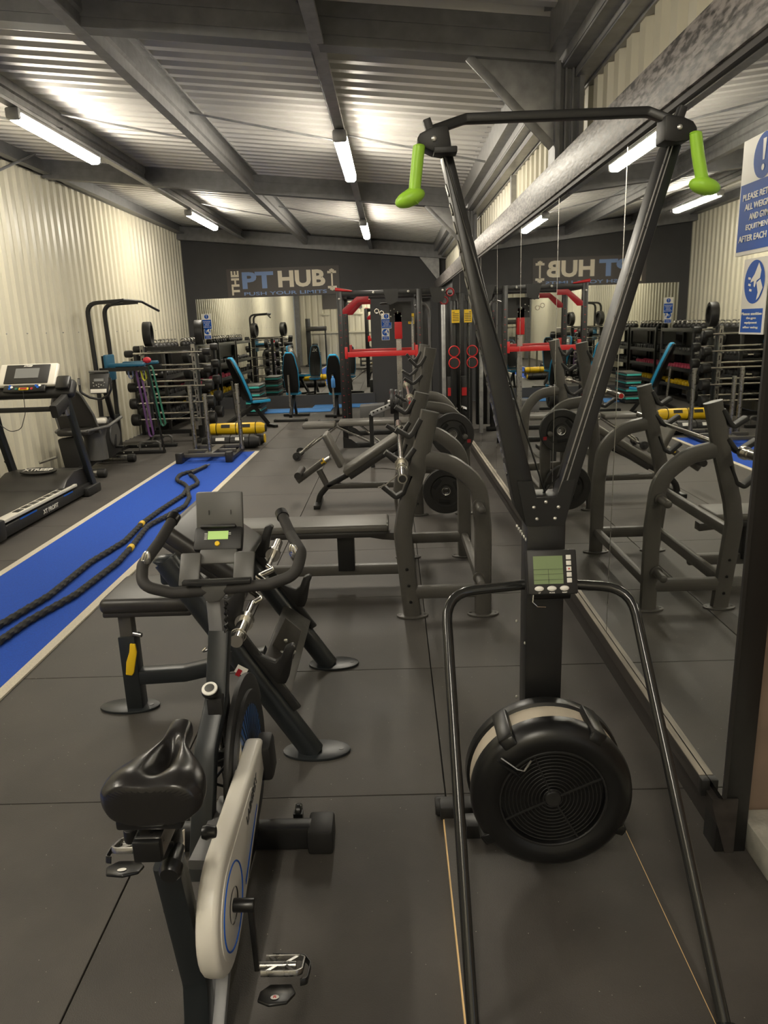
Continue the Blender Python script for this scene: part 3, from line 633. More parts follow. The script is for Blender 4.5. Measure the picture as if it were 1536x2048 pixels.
# ================================================================== OLYMPIC BENCH STATIONS
def hook(pts, y, m=None):
    return MB().rtube([A(u, v, y) for u, v in pts], .012, .055, .02, up=(0, 1, 0))
def station(ys, up, rear, xb, hooks, feet, pegs, label, name):
    t = thing(name, label, 'weight bench', (float(A(*up[-1], ys[0]).x), sum(ys)/2, 0))
    dP = lambda p, y: V((p.x, y, p.z))
    U = [A(u, v, ys[0]) for u, v in up]; Rr = [A(u, v, ys[0]) for u, v in rear]; Xb = [A(u, v, ys[0]) for u, v in xb]
    U[-1].z = .01; Rr[-1].z = .01
    for i, y in enumerate(ys):
        part('upright', MB().rtube([dP(p, y) for p in U], .105, .06, .12, rnd=.9), frameg, t)
        part('upright_cap', MB().rtube([dP(U[0], y), dP(U[0], y)+(U[0]-U[1]).normalized()*.006], .107, .062, rnd=.9), greyp, t)
        part('rear_leg', MB().rtube([dP(p, y) for p in Rr], .10, .055, .22, rnd=.9), frameg, t)
        part('side_bar', MB().rtube([dP(p, y) for p in Xb], .085, .05, rnd=.9), frameg, t)
        for fx in feet:
            f = part('foot_plate', oval((fx, y, 0), .095, .052), frameg, t, .003)
            for s_ in (-1, 1): part('bolt_hole', MB().cyl((fx+s_*.075, y, .011), (fx+s_*.075, y, .0135), .008, n=10), blackp, f)
        for h in hooks:
            q_ = MB().rtube([dP(A(u, v, ys[0]), y) for u, v in h], .026, .06, .02, up=(0, 1, 0))
            part('bar_hook', q_, blackm, t)
        for s_ in (0, 1, 2):
            p = U[-2].lerp(U[-1], .42+.2*s_); part('bolt', MB().ball((p.x, y-.032, p.z), (.010, .006, .010), 8), blackp, t)
        for u, v in pegs if i == 0 else []:
            p = A(u, v, ys[0]-.03); g = part('storage_peg', MB().cyl(p, p+V((0, -.12, 0)), .023, n=18).ball(p+V((0, -.12, 0)), (.023, .012, .023), 16), frameg, t)
            part('peg_collar', MB().cyl(p+V((0, .0, 0)), p+V((0, -.010, 0)), .036, n=20), frameg, g)
    for p, q_ in ((U[-2].lerp(U[-1], .12), .07), (U[-2].lerp(U[-1], .70), .07), (Rr[-1]+V((0, 0, .15)), .06)):
        part('cross_bar', MB().rtube([V((p.x, ys[0], p.z)), V((p.x, ys[1], p.z))], .05, q_, up=(0, 0, 1), rnd=.6), frameg, t)
    return t, U, Rr
s1, U1, R1 = station((4.10, 5.24), [(860, 824), (836, 930), (812, 1020), (805, 1066), (825, 1232)], [(838, 915), (902, 926), (958, 968), (966, 1060), (966, 1230)], [(830, 1184), (960, 1180)],
    [[(842, 838), (826, 866), (818, 874), (792, 858)], [(830, 896), (812, 920), (806, 926), (770, 904)], [(822, 950), (808, 984), (792, 994), (765, 972)]],
    (A(825, 1232, 4.1).x, A(966, 1230, 4.1).x), [(958, 1010), (958, 1155)], 'grey flat bench press station nearest the camera, beside the wall mirror', 'bench_press')
# flat bench of station 1
zt = A(700, 1052, 4.52).z
part('pad', MB().bb((-1.16, 4.52, zt-.05), (-.055, 4.82, zt)), vinyl_lit, s1, .018, 'bench pad greyed for the light on it', seg=3)
part('pad_base', MB().bb((-1.14, 4.53, zt-.085), (-.075, 4.81, zt-.048)), vinyl, s1, .006)
part('bench_leg', MB().bb((-.40, 4.62, .12), (-.29, 4.72, zt-.08)), frameb, s1, .004)
part('bench_bracket', MB().prism([V((x, 4.63, z)) for x, z in ((-.33, zt-.085), (.0, zt-.085), (.0, zt-.14), (-.10, zt-.13))], (0, 1, 0), .08), frameg, s1, .004)
part('floor_beam', MB().rtube([(-1.1, 4.67, .115), (.04, 4.67, .115)], .06, .075, rnd=.5, up=(0, 0, 1)), frameg, s1)
part('bench_foot', MB().bar((-1.08, 4.45, .04), (-1.08, 4.89, .04), .07, .07).bb((-1.11, 4.63, .04), (-1.05, 4.71, .14)), frameg, s1, .006)
# station 2, incline
s2, U2, R2 = station((6.5, 7.6), [(861, 697), (850, 763), (838, 844), (832, 905), (836, 1010)], [(845, 812), (897, 818), (926, 850), (930, 900), (930, 1008)], [(840, 985), (925, 985)],
    [[(852, 712), (842, 728), (834, 734), (818, 718)], [(845, 750), (834, 762), (826, 768), (808, 757)], [(838, 798), (826, 820), (814, 826), (792, 812)]],
    (A(836, 1005, 6.5).x, A(930, 1005, 6.5).x), [(928, 870), (928, 975)], 'grey decline bench press station, the one further from the camera', 'bench_press')
part('pad', MB().bar(A(690, 938, 7.0)+V((0, 0, -.02)), A(812, 860, 7.0), .30, .07), vinyl_lit, s2, .02, 'sloping pad greyed for the light on it', seg=3)
part('pad_base', MB().bar(A(700, 945, 7.0)+V((0, 0, -.02)), A(812, 874, 7.0), .27, .06), vinyl, s2, .006)
part('knee_pad', MB().bar(A(650, 866, 7.0), A(684, 930, 7.0), .30, .055), vinyl_lit, s2, .02, seg=3)
part('knee_post', MB().cyl(A(660, 915, 7.0), A(645, 925, 7.0), .022), steel, s2)
part('yellow_collar', MB().cyl(A(650, 921, 7.0), A(643, 926, 7.0), .032), yellow, s2)
part('foot_tube', MB().rtube([A(648, 922, 7.0), A(595, 962, 7.0)], .06, .06, up=(0, 1, 0)), frameg, s2)
part('foot_roller', MB().cyl((A(600, 945, 7.0).x, 6.82, A(600, 945, 7.0).z), (A(600, 945, 7.0).x, 7.18, A(600, 945, 7.0).z), .035), vinyl, s2)
part('knee_strut', MB().rtube([A(638, 940, 7.0), A(655, 972, 7.0)], .055, .05), frameg, s2)
part('spine', MB().rtube([A(812, 885, 7.0), A(700, 946, 7.0), A(655, 972, 7.0), A(640, 990, 7.0), (A(637, 1008, 7.0).x, 7.0, .015)], .055, .06, .12), frameb, s2)
part('floor_beam', MB().rtube([A(655, 972, 7.0), A(815, 968, 7.0)], .055, .06), frameg, s2)
part('bench_foot', MB().bar((A(637, 1008, 7.0).x, 6.82, .02), (A(637, 1008, 7.0).x, 7.22, .02), .06, .04), frameb, s2, .005)
# barbells
def barbell(x, z, y0, label, ln=2.2, cap=None):
    b = thing('barbell', label, 'barbell', (x, y0, z-.03))
    part('shaft', MB().cyl((x, y0+.40, z), (x, y0+ln-.40, z), .0145, n=14), chrome, b)
    for a, s_ in ((y0, 1), (y0+ln, -1)):
        sl_ = part('sleeve', MB().cyl((x, a, z), (x, a+s_*.41, z), .025, n=22).cyl((x, a+s_*.40, z), (x, a+s_*.43, z), .038, n=22).cyl((x, a+s_*.35, z), (x, a+s_*.36, z), .030, n=22), chrome, b)
        part('sleeve_cap', MB().cyl((x, a-s_*.002, z), (x, a+s_*.01, z), .019, n=16), cap or blackm, sl_)
    return b
b1p = A(805, 958, 3.62)
bb1 = barbell(b1p.x, b1p.z, 3.62, 'chrome barbell racked on the nearest flat bench press station')
part('spring_clip', MB().torus((b1p.x, 3.86, b1p.z), (0, 1, 0), .028, .003, 18, 6).tube([b1p+V((-.02, .24, .0)), b1p+V((-.10, .20, .02)), b1p+V((-.15, .2, .02))], .0035, 6).tube([b1p+V((-.02, .22, -.02)), b1p+V((-.09, .19, -.07)), b1p+V((-.13, .18, -.08))], .0035, 6), chrome, bb1)
b2p = A(822, 806, 5.95)
barbell(b2p.x-.0, b2p.z, 5.95, 'chrome barbell racked on the decline bench press station', cap=red)
# weight plates
def plate(c, ax, r, w_, label, group=None, accent=redd, rot=None):
    c = V(c); ax = V(ax).normalized(); t = thing('weight_plate', label, 'weight plate', c-V((0, 0, r)), group=group)
    part('disc', MB().lathe([(.028, -w_/2), (.055, -w_/2), (.06, -w_*.25), (r*.62, -w_*.22), (r*.68, -w_/2), (r*.97, -w_/2), (r, -w_*.35), (r, w_*.35), (r*.97, w_/2), (r*.68, w_/2), (r*.62, w_*.22), (.06, w_*.25), (.055, w_/2), (.028, w_/2)], c, ax, 36, closed=True), blackm, t)
    part('steel_ring', MB().torus(c, ax, .034, .008, 20, 6).torus(c-ax*w_*.5, ax, .036, .004, 20, 5), steel, t)
    u = ax.orthogonal().normalized(); v_ = ax.cross(u)
    for k in range(3):
        a = 2*math.pi*k/3+.4; d = u*math.cos(a)+v_*math.sin(a); tt_ = ax.cross(d)
        part('grip_slot', MB().bar(c+d*r*.48-tt_*r*.24-ax*w_*.24, c+d*r*.48+tt_*r*.24-ax*w_*.24, r*.16, .004, ax), mat('slot black', (.004, .004, .004), .8), t, .004)
    a = 1.2; d = u*math.cos(a)+v_*math.sin(a)
    part('red_mark', MB().box(c+d*r*.82-ax*(w_/2+.001), (.03, .002, .03) if abs(ax.y) > .5 else (.002, .03, .03)), accent, t)
    return t
plate(A(892, 981, 6.40)+V((0, 0, .0)), (0, 1, 0), .21, .05, 'black weight plate on the lower peg of the decline bench station')
plate(A(905, 868, 6.42), (0, 1, 0), .19, .045, 'black weight plate on the upper peg of the decline bench station')
# ================================================================== CARDIO
tm = thing('treadmill', 'dark treadmill with silver console frame beside the corrugated left wall', 'treadmill', (-3.78, 7.0, 0))
X0, X1, Y0, Y1 = -4.22, -3.38, 5.95, 7.95
part('base_frame', MB().bb((X0, Y0, .03), (X0+.07, Y1, .13)).bb((X1-.07, Y0, .03), (X1, Y1, .13)), blackm, tm, .012)
part('deck', MB().bb((X0+.05, Y0+.02, .11), (X1-.05, Y1-.35, .155)), blackm, tm, .004)
part('belt', MB().bb((X0+.13, Y0+.03, .14), (X1-.13, Y1-.4, .168)), vinyl, tm, .01)
for x in (X0, X1-.125):
    r_ = part('side_rail', MB().bb((x+.01, Y0+.05, .15), (x+.115, Y1-.38, .178)), white, tm, .004)
    g = MB()
    for k in range(8): part('rail_slot', MB().bb((x+.035, 6.35+.15*k, .176), (x+.09, 6.46+.15*k, .181)), blackp, r_)
for x in (X0-.02, X1-.14): part('rear_corner', MB().bb((x, Y0-.08, .02), (x+.16, Y0+.08, .20)), blackm, tm, .025)
part('motor_cover', MB().prism([V((X0+.04, y, z)) for y, z in ((7.30, .16), (7.42, .25), (7.62, .31), (7.85, .30), (8.02, .20), (8.02, .06), (7.3, .06))], (1, 0, 0), X1-X0-.08), vinyl, tm, .02)
text(tm, 'XTREEP', .075, (-3.80, 7.60, .336), (1, 0, 0), (0, .9, .25), whitep, .002, .001, wid=1.2)
part('cover_badge', MB().prism([V((-3.80, 7.6, .318))+V((.20*math.cos(i*.224), .075*math.sin(i*.224), .02*math.sin(i*.224))) for i in range(28)], (0, -.27, .96), .012), blackp, tm)
tm.children[-1].scale = (1, 1, 1)
text(tm, 'XT PROFIT', .06, (X1+.001, 6.9, .075), (0, 1, 0), (0, 0, 1), whitep, .001, .001, wid=1.1)
part('blue_stripe', MB().bb((X1, 6.3, .12), (X1+.002, 6.62, .135)), signblue, tm)
part('blue_stripe', MB().bb((X1, 7.2, .12), (X1+.002, 7.42, .135)), signblue, tm)
for x, s_ in ((X1-.0, 1), (X0+.0, -1)):
    part('upright', MB().rtube([(x, 7.97, .02), (x-.01*s_, 7.72, .72), (x-.03*s_, 7.62, 1.12)], .10, .055, .1, up=(1, 0, 0)), framen, tm)
    part('upright_foot', MB().bb((x-.05, 7.70, 0), (x+.05, 8.05, .10)), blackm, tm, .02)
    part('side_handle', MB().rtube([(x-.02*s_, 7.60, 1.06), (x-.02*s_, 7.30, .97)], .13, .07, up=(1, 0, 0)), blackm, tm)
    part('cup_surround', MB().box((x-.05*s_, 7.56, .965), (.13, .08, .13)), steel, tm, .02)
    part('cup_hole', MB().box((x-.05*s_, 7.515, .965), (.085, .01, .085)), blackp, tm, .01)
part('cross_bar', MB().rtube([(X0, 7.52, .98), (X1-.05, 7.52, .98)], .04, .05, up=(0, 0, 1)), blackp, tm)
R_ = Matrix.Rotation(math.radians(-38), 3, 'X'); c0 = V((-3.80, 7.66, 1.20))
def TQ(x, z, y=0): return c0+R_ @ V((x, y, z))
part('console_body', MB().box(c0+V((0, .03, -.03)), (.96, .10, .20), R_), blackm, tm, .04, seg=3)
part('console_shell', MB().box(TQ(.0, .12, -.035), (.62, .05, .28), R_), white, tm, .05, 'silver rounded console shell', seg=4)
cs_ = part('console_panel', MB().box(TQ(0, .12, -.064), (.46, .012, .23), R_), blackm, tm, .02)
part('tv_screen', MB().box(TQ(0, .125, -.072), (.25, .004, .12), R_), screen, cs_)
text(cs_, 'XTREEP', .026, TQ(0, .212, -.074), (1, 0, 0), R_ @ V((0, 0, 1)), whitep, .0008, .0005)
part('key_panel', MB().box(TQ(0, -.055, -.055), (.44, .03, .085), R_), blackp, tm, .015)
for x, z, m_ in ((-.15, -.03, signblue), (-.15, -.06, signblue), (-.13, -.045, whitep), (-.08, -.065, green), (.08, -.065, redd), (.14, -.05, signblue), (.16, -.03, whitep), (.12, -.03, signblue)):
    part('round_key', MB().lathe([(0, .006), (.013, .006), (.014, 0)], TQ(x, z, -.070), R_ @ V((0, -1, 0)), 14), m_, tm)
part('safety_key', MB().box(TQ(0, -.07, -.075), (.10, .012, .03), R_), yellow, tm, .008); part('safety_slot', MB().box(TQ(0, -.07, -.082), (.07, .004, .017), R_), redd, tm)
for s_ in (-1, 1): part('cup_tray', MB().box(TQ(.38*s_, .02, -.035), (.15, .05, .16), R_), blackp, tm, .03)
part('safety_cord', MB().tube([TQ(0, -.09, -.08), (-3.79, 7.5, .95), (-3.86, 7.5, .78), (-3.98, 7.5, .76), (-4.10, 7.5, .86), (-4.14, 7.55, 1.03)], .004, 6, .1), blackp, tm)
part('power_cord', MB().tube([(-4.2, 7.7, .42), (-4.25, 8.0, .2), (-4.25, 8.4, .03)], .005, 6, .1), blackp, tm)
# recumbent bike
rb = thing('recumbent_bike', 'grey recumbent exercise bike with mesh backrest by the left wall', 'exercise bike', (-3.85, 9.3, 0))
part('front_foot', MB().cyl((-4.15, 8.80, .055), (-3.62, 8.80, .055), .045), steel, rb); part('rear_foot', MB().cyl((-4.1, 9.86, .055), (-3.62, 9.86, .055), .045), steel, rb)
for y in (8.80, 9.86): part('foot_cap', MB().cyl((-3.66, y, .055), (-3.57, y, .055), .055).ball((-3.57, y, .055), (.02, .055, .055)), blackm, rb)
part('frame_beam', MB().rtube([(-3.86, 8.80, .10), (-3.86, 9.2, .16), (-3.86, 9.86, .12)], .08, .08, .1, up=(1, 0, 0)), blackm, rb)
part('drive_cover', MB().prism([V((-3.93, y, z)) for y, z in ((9.45, .12), (9.40, .40), (9.5, .58), (9.66, .66), (9.9, .58), (10.02, .36), (9.95, .14))], (1, 0, 0), .17), blackm, rb, .03)
part('drive_panel', MB().lathe([(0, 0), (.17, 0), (.16, .015), (0, .015)], (-3.755, 9.72, .40), (1, 0, 0), 28), greyp, rb)
part('crank', MB().bar((-3.74, 9.72, .40), (-3.72, 9.62, .26), .03, .02), blackp, rb); part('pedal', MB().box((-3.66, 9.62, .25), (.11, .08, .03)), blackp, rb, .008)
part('seat_shroud', MB().lathe([(.14, .18), (.13, .45), (.17, .60), (.19, .62)], (-3.78, 9.12, 0), (0, 0, 1), 26), greyp, rb)
part('seat', MB().box((-3.90, 8.95, .56), (.40, .36, .08)), vinyl, rb, .03)
part('seat_trim', MB().box((-3.70, 9.14, .66), (.18, .24, .06), rotz(.3)), white, rb, .025)
part('backrest_frame', MB().tube([(-4.13, 8.98, .52), (-4.16, 8.90, .90), (-4.10, 8.87, 1.06), (-3.86, 8.87, 1.08), (-3.78, 8.87, 1.02), (-3.68, 8.93, .76), (-3.64, 8.98, .52)], .014, 8, .08), greyp, rb)
part('backrest', MB().prism([V(p) for p in ((-4.12, 8.97, .53), (-4.15, 8.90, .90), (-4.09, 8.87, 1.05), (-3.86, 8.87, 1.07), (-3.79, 8.87, 1.01), (-3.69, 8.93, .76), (-3.65, 8.97, .53))], (0, 1, .1), .03), vinyl, rb)
part('seat_handle', MB().tube([(-4.2, 9.30, .60), (-4.12, 8.80, .57), (-3.75, 8.78, .575), (-3.52, 8.95, .61), (-3.48, 9.3, .68)], .02, 10, .08), greyp, rb)
part('rear_shroud', MB().box((-3.98, 8.90, .30), (.26, .14, .40), Matrix.Rotation(-.12, 3, 'Y')), blackm, rb, .03)
part('pull_bar', MB().cyl((-4.12, 8.75, .28), (-4.33, 8.72, .22), .018), steel, rb)
part('console_mast', MB().rtube([(-3.80, 9.9, .50), (-3.66, 9.35, 1.02)], .05, .06, up=(1, 0, 0)), blackm, rb)
Rc = Matrix.Rotation(math.radians(-22), 3, 'X'); cC = V((-3.63, 9.10, 1.13))
part('console', MB().prism([cC+Rc @ V((x, 0, z)) for x, z in ((-.11, -.13), (.11, -.13), (.125, .13), (-.125, .13))], Rc @ V((0, 1, 0)), .04), blackm, rb, .012)
part('console_strip', MB().box(cC+Rc @ V((0, -.004, -.105)), (.20, .008, .05), Rc), white, rb, .006)
part('console_lip', MB().cyl(cC+Rc @ V((-.12, -.01, .14)), cC+Rc @ V((.12, -.01, .14)), .015), greyp, rb)
part('console_screen', MB().box(cC+Rc @ V((0, -.003, .035)), (.12, .006, .035), Rc), screen, rb)
for x, z in ((-.06, -.04), (-.03, -.03), (0, -.02), (.03, -.03), (.06, -.04), (-.07, .0), (.07, .0), (0, -.05)): part('console_key', MB().ball(cC+Rc @ V((x, -.002, z)), (.009, .004, .009), 8), steel, rb)
part('console_bars', MB().tube([(-3.83, 9.0, 1.20), (-3.83, 9.0, 1.03), (-3.74, 9.04, .96), (-3.62, 9.05, .93), (-3.50, 9.02, .98), (-3.44, 8.98, 1.06), (-3.44, 8.97, 1.20)], .015, 10, .05), blackm, rb)
for x in (-3.83, -3.44): part('pulse_strip', MB().cyl((x, 8.985, 1.12), (x, 8.985, 1.19), .017), steel, rb)
# ================================================================== TURF AND ROPE
tf = solo('turf_lane', MB().bb((-2.935, YF+.1, .001), (-1.995, 10.35, .010)), turfb, 'long bright blue turf lane between two white lines', 'turf')
for a in ((-2.985, -2.925), (-2.005, -1.945)): part('white_line', MB().bb((a[0], YF+.1, .001), (a[1], 10.36, .012)), turfw, tf)
def rope(pts, label, tape):
    P3 = [PX(u, v, z=.035) for u, v in pts]; P3 = fillet(P3, .5, 8); out = [P3[0]]
    for p in P3[1:]:
        d = p-out[-1]; n_ = max(1, int(d.length/.012)); s0 = out[-1].copy()
        for k_ in range(1, n_+1): out.append(s0+d*k_/n_)
    m = MB(); L = 0; vs = []; K = 10
    T0 = None; fs = []
    for i, p in enumerate(out):
        if i: L += (p-out[i-1]).length
        a = out[max(0, i-1)]; b = out[min(len(out)-1, i+1)]; T_ = (b-a).normalized(); sd_ = T_.cross(V((0, 0, 1))).normalized(); uu = sd_.cross(T_)
        for j in range(K):
            t = 2*math.pi*j/K; r = .0215+.0032*math.cos(3*t+L*75); vs.append(p+sd_*r*math.cos(t)+uu*r*math.sin(t))
    n = len(out); fs = [[i*K+j, i*K+(j+1) % K, (i+1)*K+(j+1) % K, (i+1)*K+j] for i in range(n-1) for j in range(K)]+[list(range(K))[::-1], [(n-1)*K+j for j in range(K)]]
    m.add(vs, fs); o = solo('battle_rope', m, ropem, label, 'rope')
    q_ = PX(*tape, z=.035); i = min(range(n), key=lambda i: (out[i]-q_).length); d = (out[min(n-1, i+2)]-out[max(0, i-2)]).normalized()
    part('yellow_tape', MB().cyl(out[i]-d*.035, out[i]+d*.035, .0268, n=14), yellow, o)
    if 'upper' in label: part('rope_grip', MB().cyl(out[-1]-(out[-1]-out[-3]).normalized()*.45, out[-1], .024), blackm, o).data; part('grip_tip', MB().cyl(out[-1], out[-1]+(out[-1]-out[-3]).normalized()*.10, .012), galvd, o)
    return o
rope([(-60, 1282), (0, 1250), (100, 1190), (180, 1125), (250, 1082), (285, 1046), (320, 1020), (366, 990), (376, 975), (368, 967), (352, 960), (360, 948), (395, 940), (412, 932)], 'upper battle rope on the blue turf, its grip pointing at the sled', (285, 1048))
rope([(-60, 1315), (0, 1282), (60, 1240), (150, 1190), (235, 1125), (262, 1095), (295, 1052), (340, 1028), (370, 1012), (379, 995), (374, 978), (398, 967), (388, 953), (380, 950)], 'lower battle rope on the blue turf, nearer the bench and its yellow handle', (262, 1096))
# ================================================================== SIGNS
def ftext(parent, s, o, w_, h_, ux, uy, m, bold=.02, name='lettering'):
    t = text(parent, s, 1.0, (0, 0, 0), (1, 0, 0), (0, 1, 0), m, bold, .001, name=name)
    po = V(parent['_o']); vs = [v.co+po for v in t.data.vertices]
    x0, x1 = min(v.x for v in vs), max(v.x for v in vs); y0, y1 = min(v.y for v in vs), max(v.y for v in vs)
    ux = V(ux).normalized(); uy = V(uy).normalized(); n = ux.cross(uy)
    for v, c in zip(t.data.vertices, vs):
        v.co = V(o)-po+ux*((c.x-(x0+x1)/2)/(x1-x0)*w_)+uy*((c.y-(y0+y1)/2)/(y1-y0)*h_)+n*(c.z*1)
    return t
SX0, SX1, SZ0, SZ1, SY = -3.50, -1.08, 2.395, 2.975, YB-.012
EX, EZ = V((1, 0, 0)), V((0, 0, 1))
hs = solo('gym_sign', MB().bb((SX0, SY, SZ0), (SX1, YB, SZ1)), signbrown, 'wide dark gym name sign with big blue and cream letters above the end mirror', 'sign')
W_ = SX1-SX0; sx = lambda f: SX0+W_*f
ftext(hs, 'PT', (sx(.275), SY-.002, 2.73), .28*W_, .345, EX, EZ, blueprint, .04)
ftext(hs, 'HUB', (sx(.665), SY-.002, 2.735), .42*W_, .345, EX, EZ, beige, .04)
ftext(hs, 'THE', (sx(.073), SY-.002, 2.685), .50, .17, EZ, -EX, beige, .04)
ftext(hs, 'PUSH YOUR LIMITS', (sx(.515), SY-.002, 2.455), .74*W_, .07, EX, EZ, blueprint, .015)
dm = MB(); cx_ = sx(.935)
for z, w_, h_ in ((2.69, .035, .30), (2.845, .19, .05), (2.885, .10, .03), (2.905, .04, .02), (2.535, .19, .05), (2.495, .10, .03), (2.475, .04, .02)): dm.box((cx_, SY-.001, z), (w_, .003, h_))
part('dumbbell_emblem', dm, beige, hs)
def notice(o, ux, w_, h_, kind, label, lines, name='notice_sign'):
    o = V(o); ux = V(ux).normalized(); n = ux.cross(EZ)
    m = MB(); a = o; m.prism([a, a+ux*w_, a+ux*w_-EZ*h_, a-EZ*h_], n, .003)
    t = solo(name, m, signwhite, label, 'sign', None)
    c = a+ux*w_/2+n*.0032
    if kind == 1:
        r = w_*.23; part('blue_disc', MB().lathe([(0, .0006), (r, .0006)], c-EZ*h_*.19, n, 32), signblue, t)
        ms = MB().prism([c-EZ*h_*.19+n*.001+ux*x+EZ*z for x, z in ((-r*.16, r*.72), (r*.16, r*.72), (r*.08, -r*.2), (-r*.08, -r*.2))], n, .0005); part('exclamation_mark', ms, signwhite, t)
        part('exclamation_dot', MB().lathe([(0, .0016), (r*.14, .0016)], c-EZ*(h_*.19+r*.52), n, 16), signwhite, t)
        part('blue_panel', MB().prism([c+ux*w_*q*.48-EZ*h_*z for q, z in ((-1, .38), (1, .38), (1, .965), (-1, .965))], n, .0006), signblue, t)
        z0, z1 = .45, .90
    else:
        r = w_*.42; part('blue_disc', MB().lathe([(0, .0006), (r, .0006)], c-EZ*h_*.31, n, 32), signblue, t)
        hc = c-EZ*h_*.31+n*.001
        part('hand_shape', MB().prism([hc+ux*r*x+EZ*r*z for x, z in ((.35, .85), (.62, .5), (.55, .15), (.25, .05), (.1, -.25), (-.0, -.2), (-.02, .05), (-.35, -.02), (-.3, .12), (.0, .35))], n, .0005), signwhite, t)
        part('cloth_shape', MB().prism([hc+ux*r*x+EZ*r*z for x, z in ((.25, -.05), (.6, .1), (.88, -.3), (.6, -.7), (.35, -.85), (.45, -.5))], n, .0005), signwhite, t)
        for x, z in ((-.6, .2), (-.55, -.1), (-.42, -.35)): part('drop_shape', MB().bar(hc+ux*r*x+EZ*r*z, hc+ux*r*(x+.22)+EZ*r*(z-.04), .001, r*.1, EZ), signwhite, t)
        part('blue_panel', MB().prism([c+ux*w_*q*.44-EZ*h_*z for q, z in ((-1, .66), (1, .66), (1, .975), (-1, .975))], n, .0006), signblue, t)
        z0, z1 = .695, .94
    k = len(lines)
    for i, s in enumerate(lines):
        zz = z0+(z1-z0)*(i+.5)/k; mx = max(len(q) for q in lines)
        ftext(t, s, c+n*.0012-EZ*h_*zz, w_*.86*len(s)/mx, h_*(z1-z0)/k*.62, ux, EZ, signwhite, .015)
    return t
l1 = ['PLEASE RETURN', 'ALL WEIGHTS', 'AND GYM', 'EQUITMENT', 'AFTER EACH USE']; l2 = ['Please sanitise', 'the gym', 'equipment', 'after using']
pa, pb_ = PX(1490, 284, x=XR-.004), PX(1471, 514, x=XR-.004)
notice((XR-.002, pb_.y, pa.z), (0, -1, 0), .245, pa.z-pb_.z, 1, 'large blue and white sign about returning weights, at the near end of the wall mirror', l1)
pa, pb_ = PX(1494, 519, x=XR-.004), PX(1478, 668, x=XR-.004)
notice((XR-.002, pb_.y, pa.z), (0, -1, 0), .135, pa.z-pb_.z, 2, 'smaller blue and white sanitising sign, just below the large sign on the wall mirror', l2)
pa = PX(403, 628, y=YB-.01); notice((pa.x, YB-.009, pa.z), (1, 0, 0), .20, .33, 1, 'small blue and white returning sign on the left edge of the end mirror', l1)
pa = PX(407, 656, y=YB-.01); notice((pa.x, YB-.009, pa.z), (1, 0, 0), .16, .24, 2, 'small blue and white sanitising sign on the left edge of the end mirror', l2)
pa = PX(762, 627, y=YB-.005); notice((pa.x, YB-.002, pa.z), (1, 0, 0), .22, .32, 1, 'small blue and white sign on the black wall seen through the rack', l1)
pa = PX(763, 658, y=YB-.005); notice((pa.x, YB-.002, pa.z), (1, 0, 0), .17, .24, 2, 'small sanitising sign on the black wall seen through the rack', l2)
def ynotice(a, ux, w_, h_, label):
    n = V(ux).cross(EZ); t = solo('safety_notice', MB().prism([V(a), V(a)+V(ux)*w_, V(a)+V(ux)*w_-EZ*h_, V(a)-EZ*h_], n, .003), yellow, label, 'sign')
    tx = MB()
    for k in range(6): tx.box(V(a)+V(ux)*w_*(.52 if k else .25)-EZ*h_*(.18+.13*k)+n*.0035, [abs(q)*w_*(.8 if k else .3)+abs(n[i])*.001+(h_*.05 if i == 2 else 0) for i, q in enumerate(ux)])
    part('print_lines', tx, blackp, t, kind='stuff')
ynotice(PX(816, 627, y=YB-.01), V((1, 0, 0)), .14, .22, 'narrow yellow notice on the black wall behind the rack')
ynotice(PX(903, 620, y=10.55), V((1, 0, 0)), .11, .175, 'yellow notice on the cable machine, touching the wall mirror')
ps = solo('wall_poster', MB().bb((-4.2+1.1, YF+.035, 2.50), (-1.3, YF+.045, 3.2)), signbrown, 'dark poster high on the cream wall behind the camera', 'poster')
for k, (z, w_) in enumerate(((3.05, .8), (2.93, .6), (2.8, .5), (2.68, .55))): part('print_line', MB().bb((-1.5-w_, YF+.045, z-.03), (-1.5, YF+.047, z+.03)), beige, ps)
for x, l in ((-3.2, 'pale vent rail under the dark poster, its left one'), (-1.7, 'pale vent rail under the dark poster, its right one')): solo('wall_vent', MB().bb((x, YF+.03, 2.22), (x+.42, YF+.09, 2.32)), cream, l, 'vent', bev=.01)
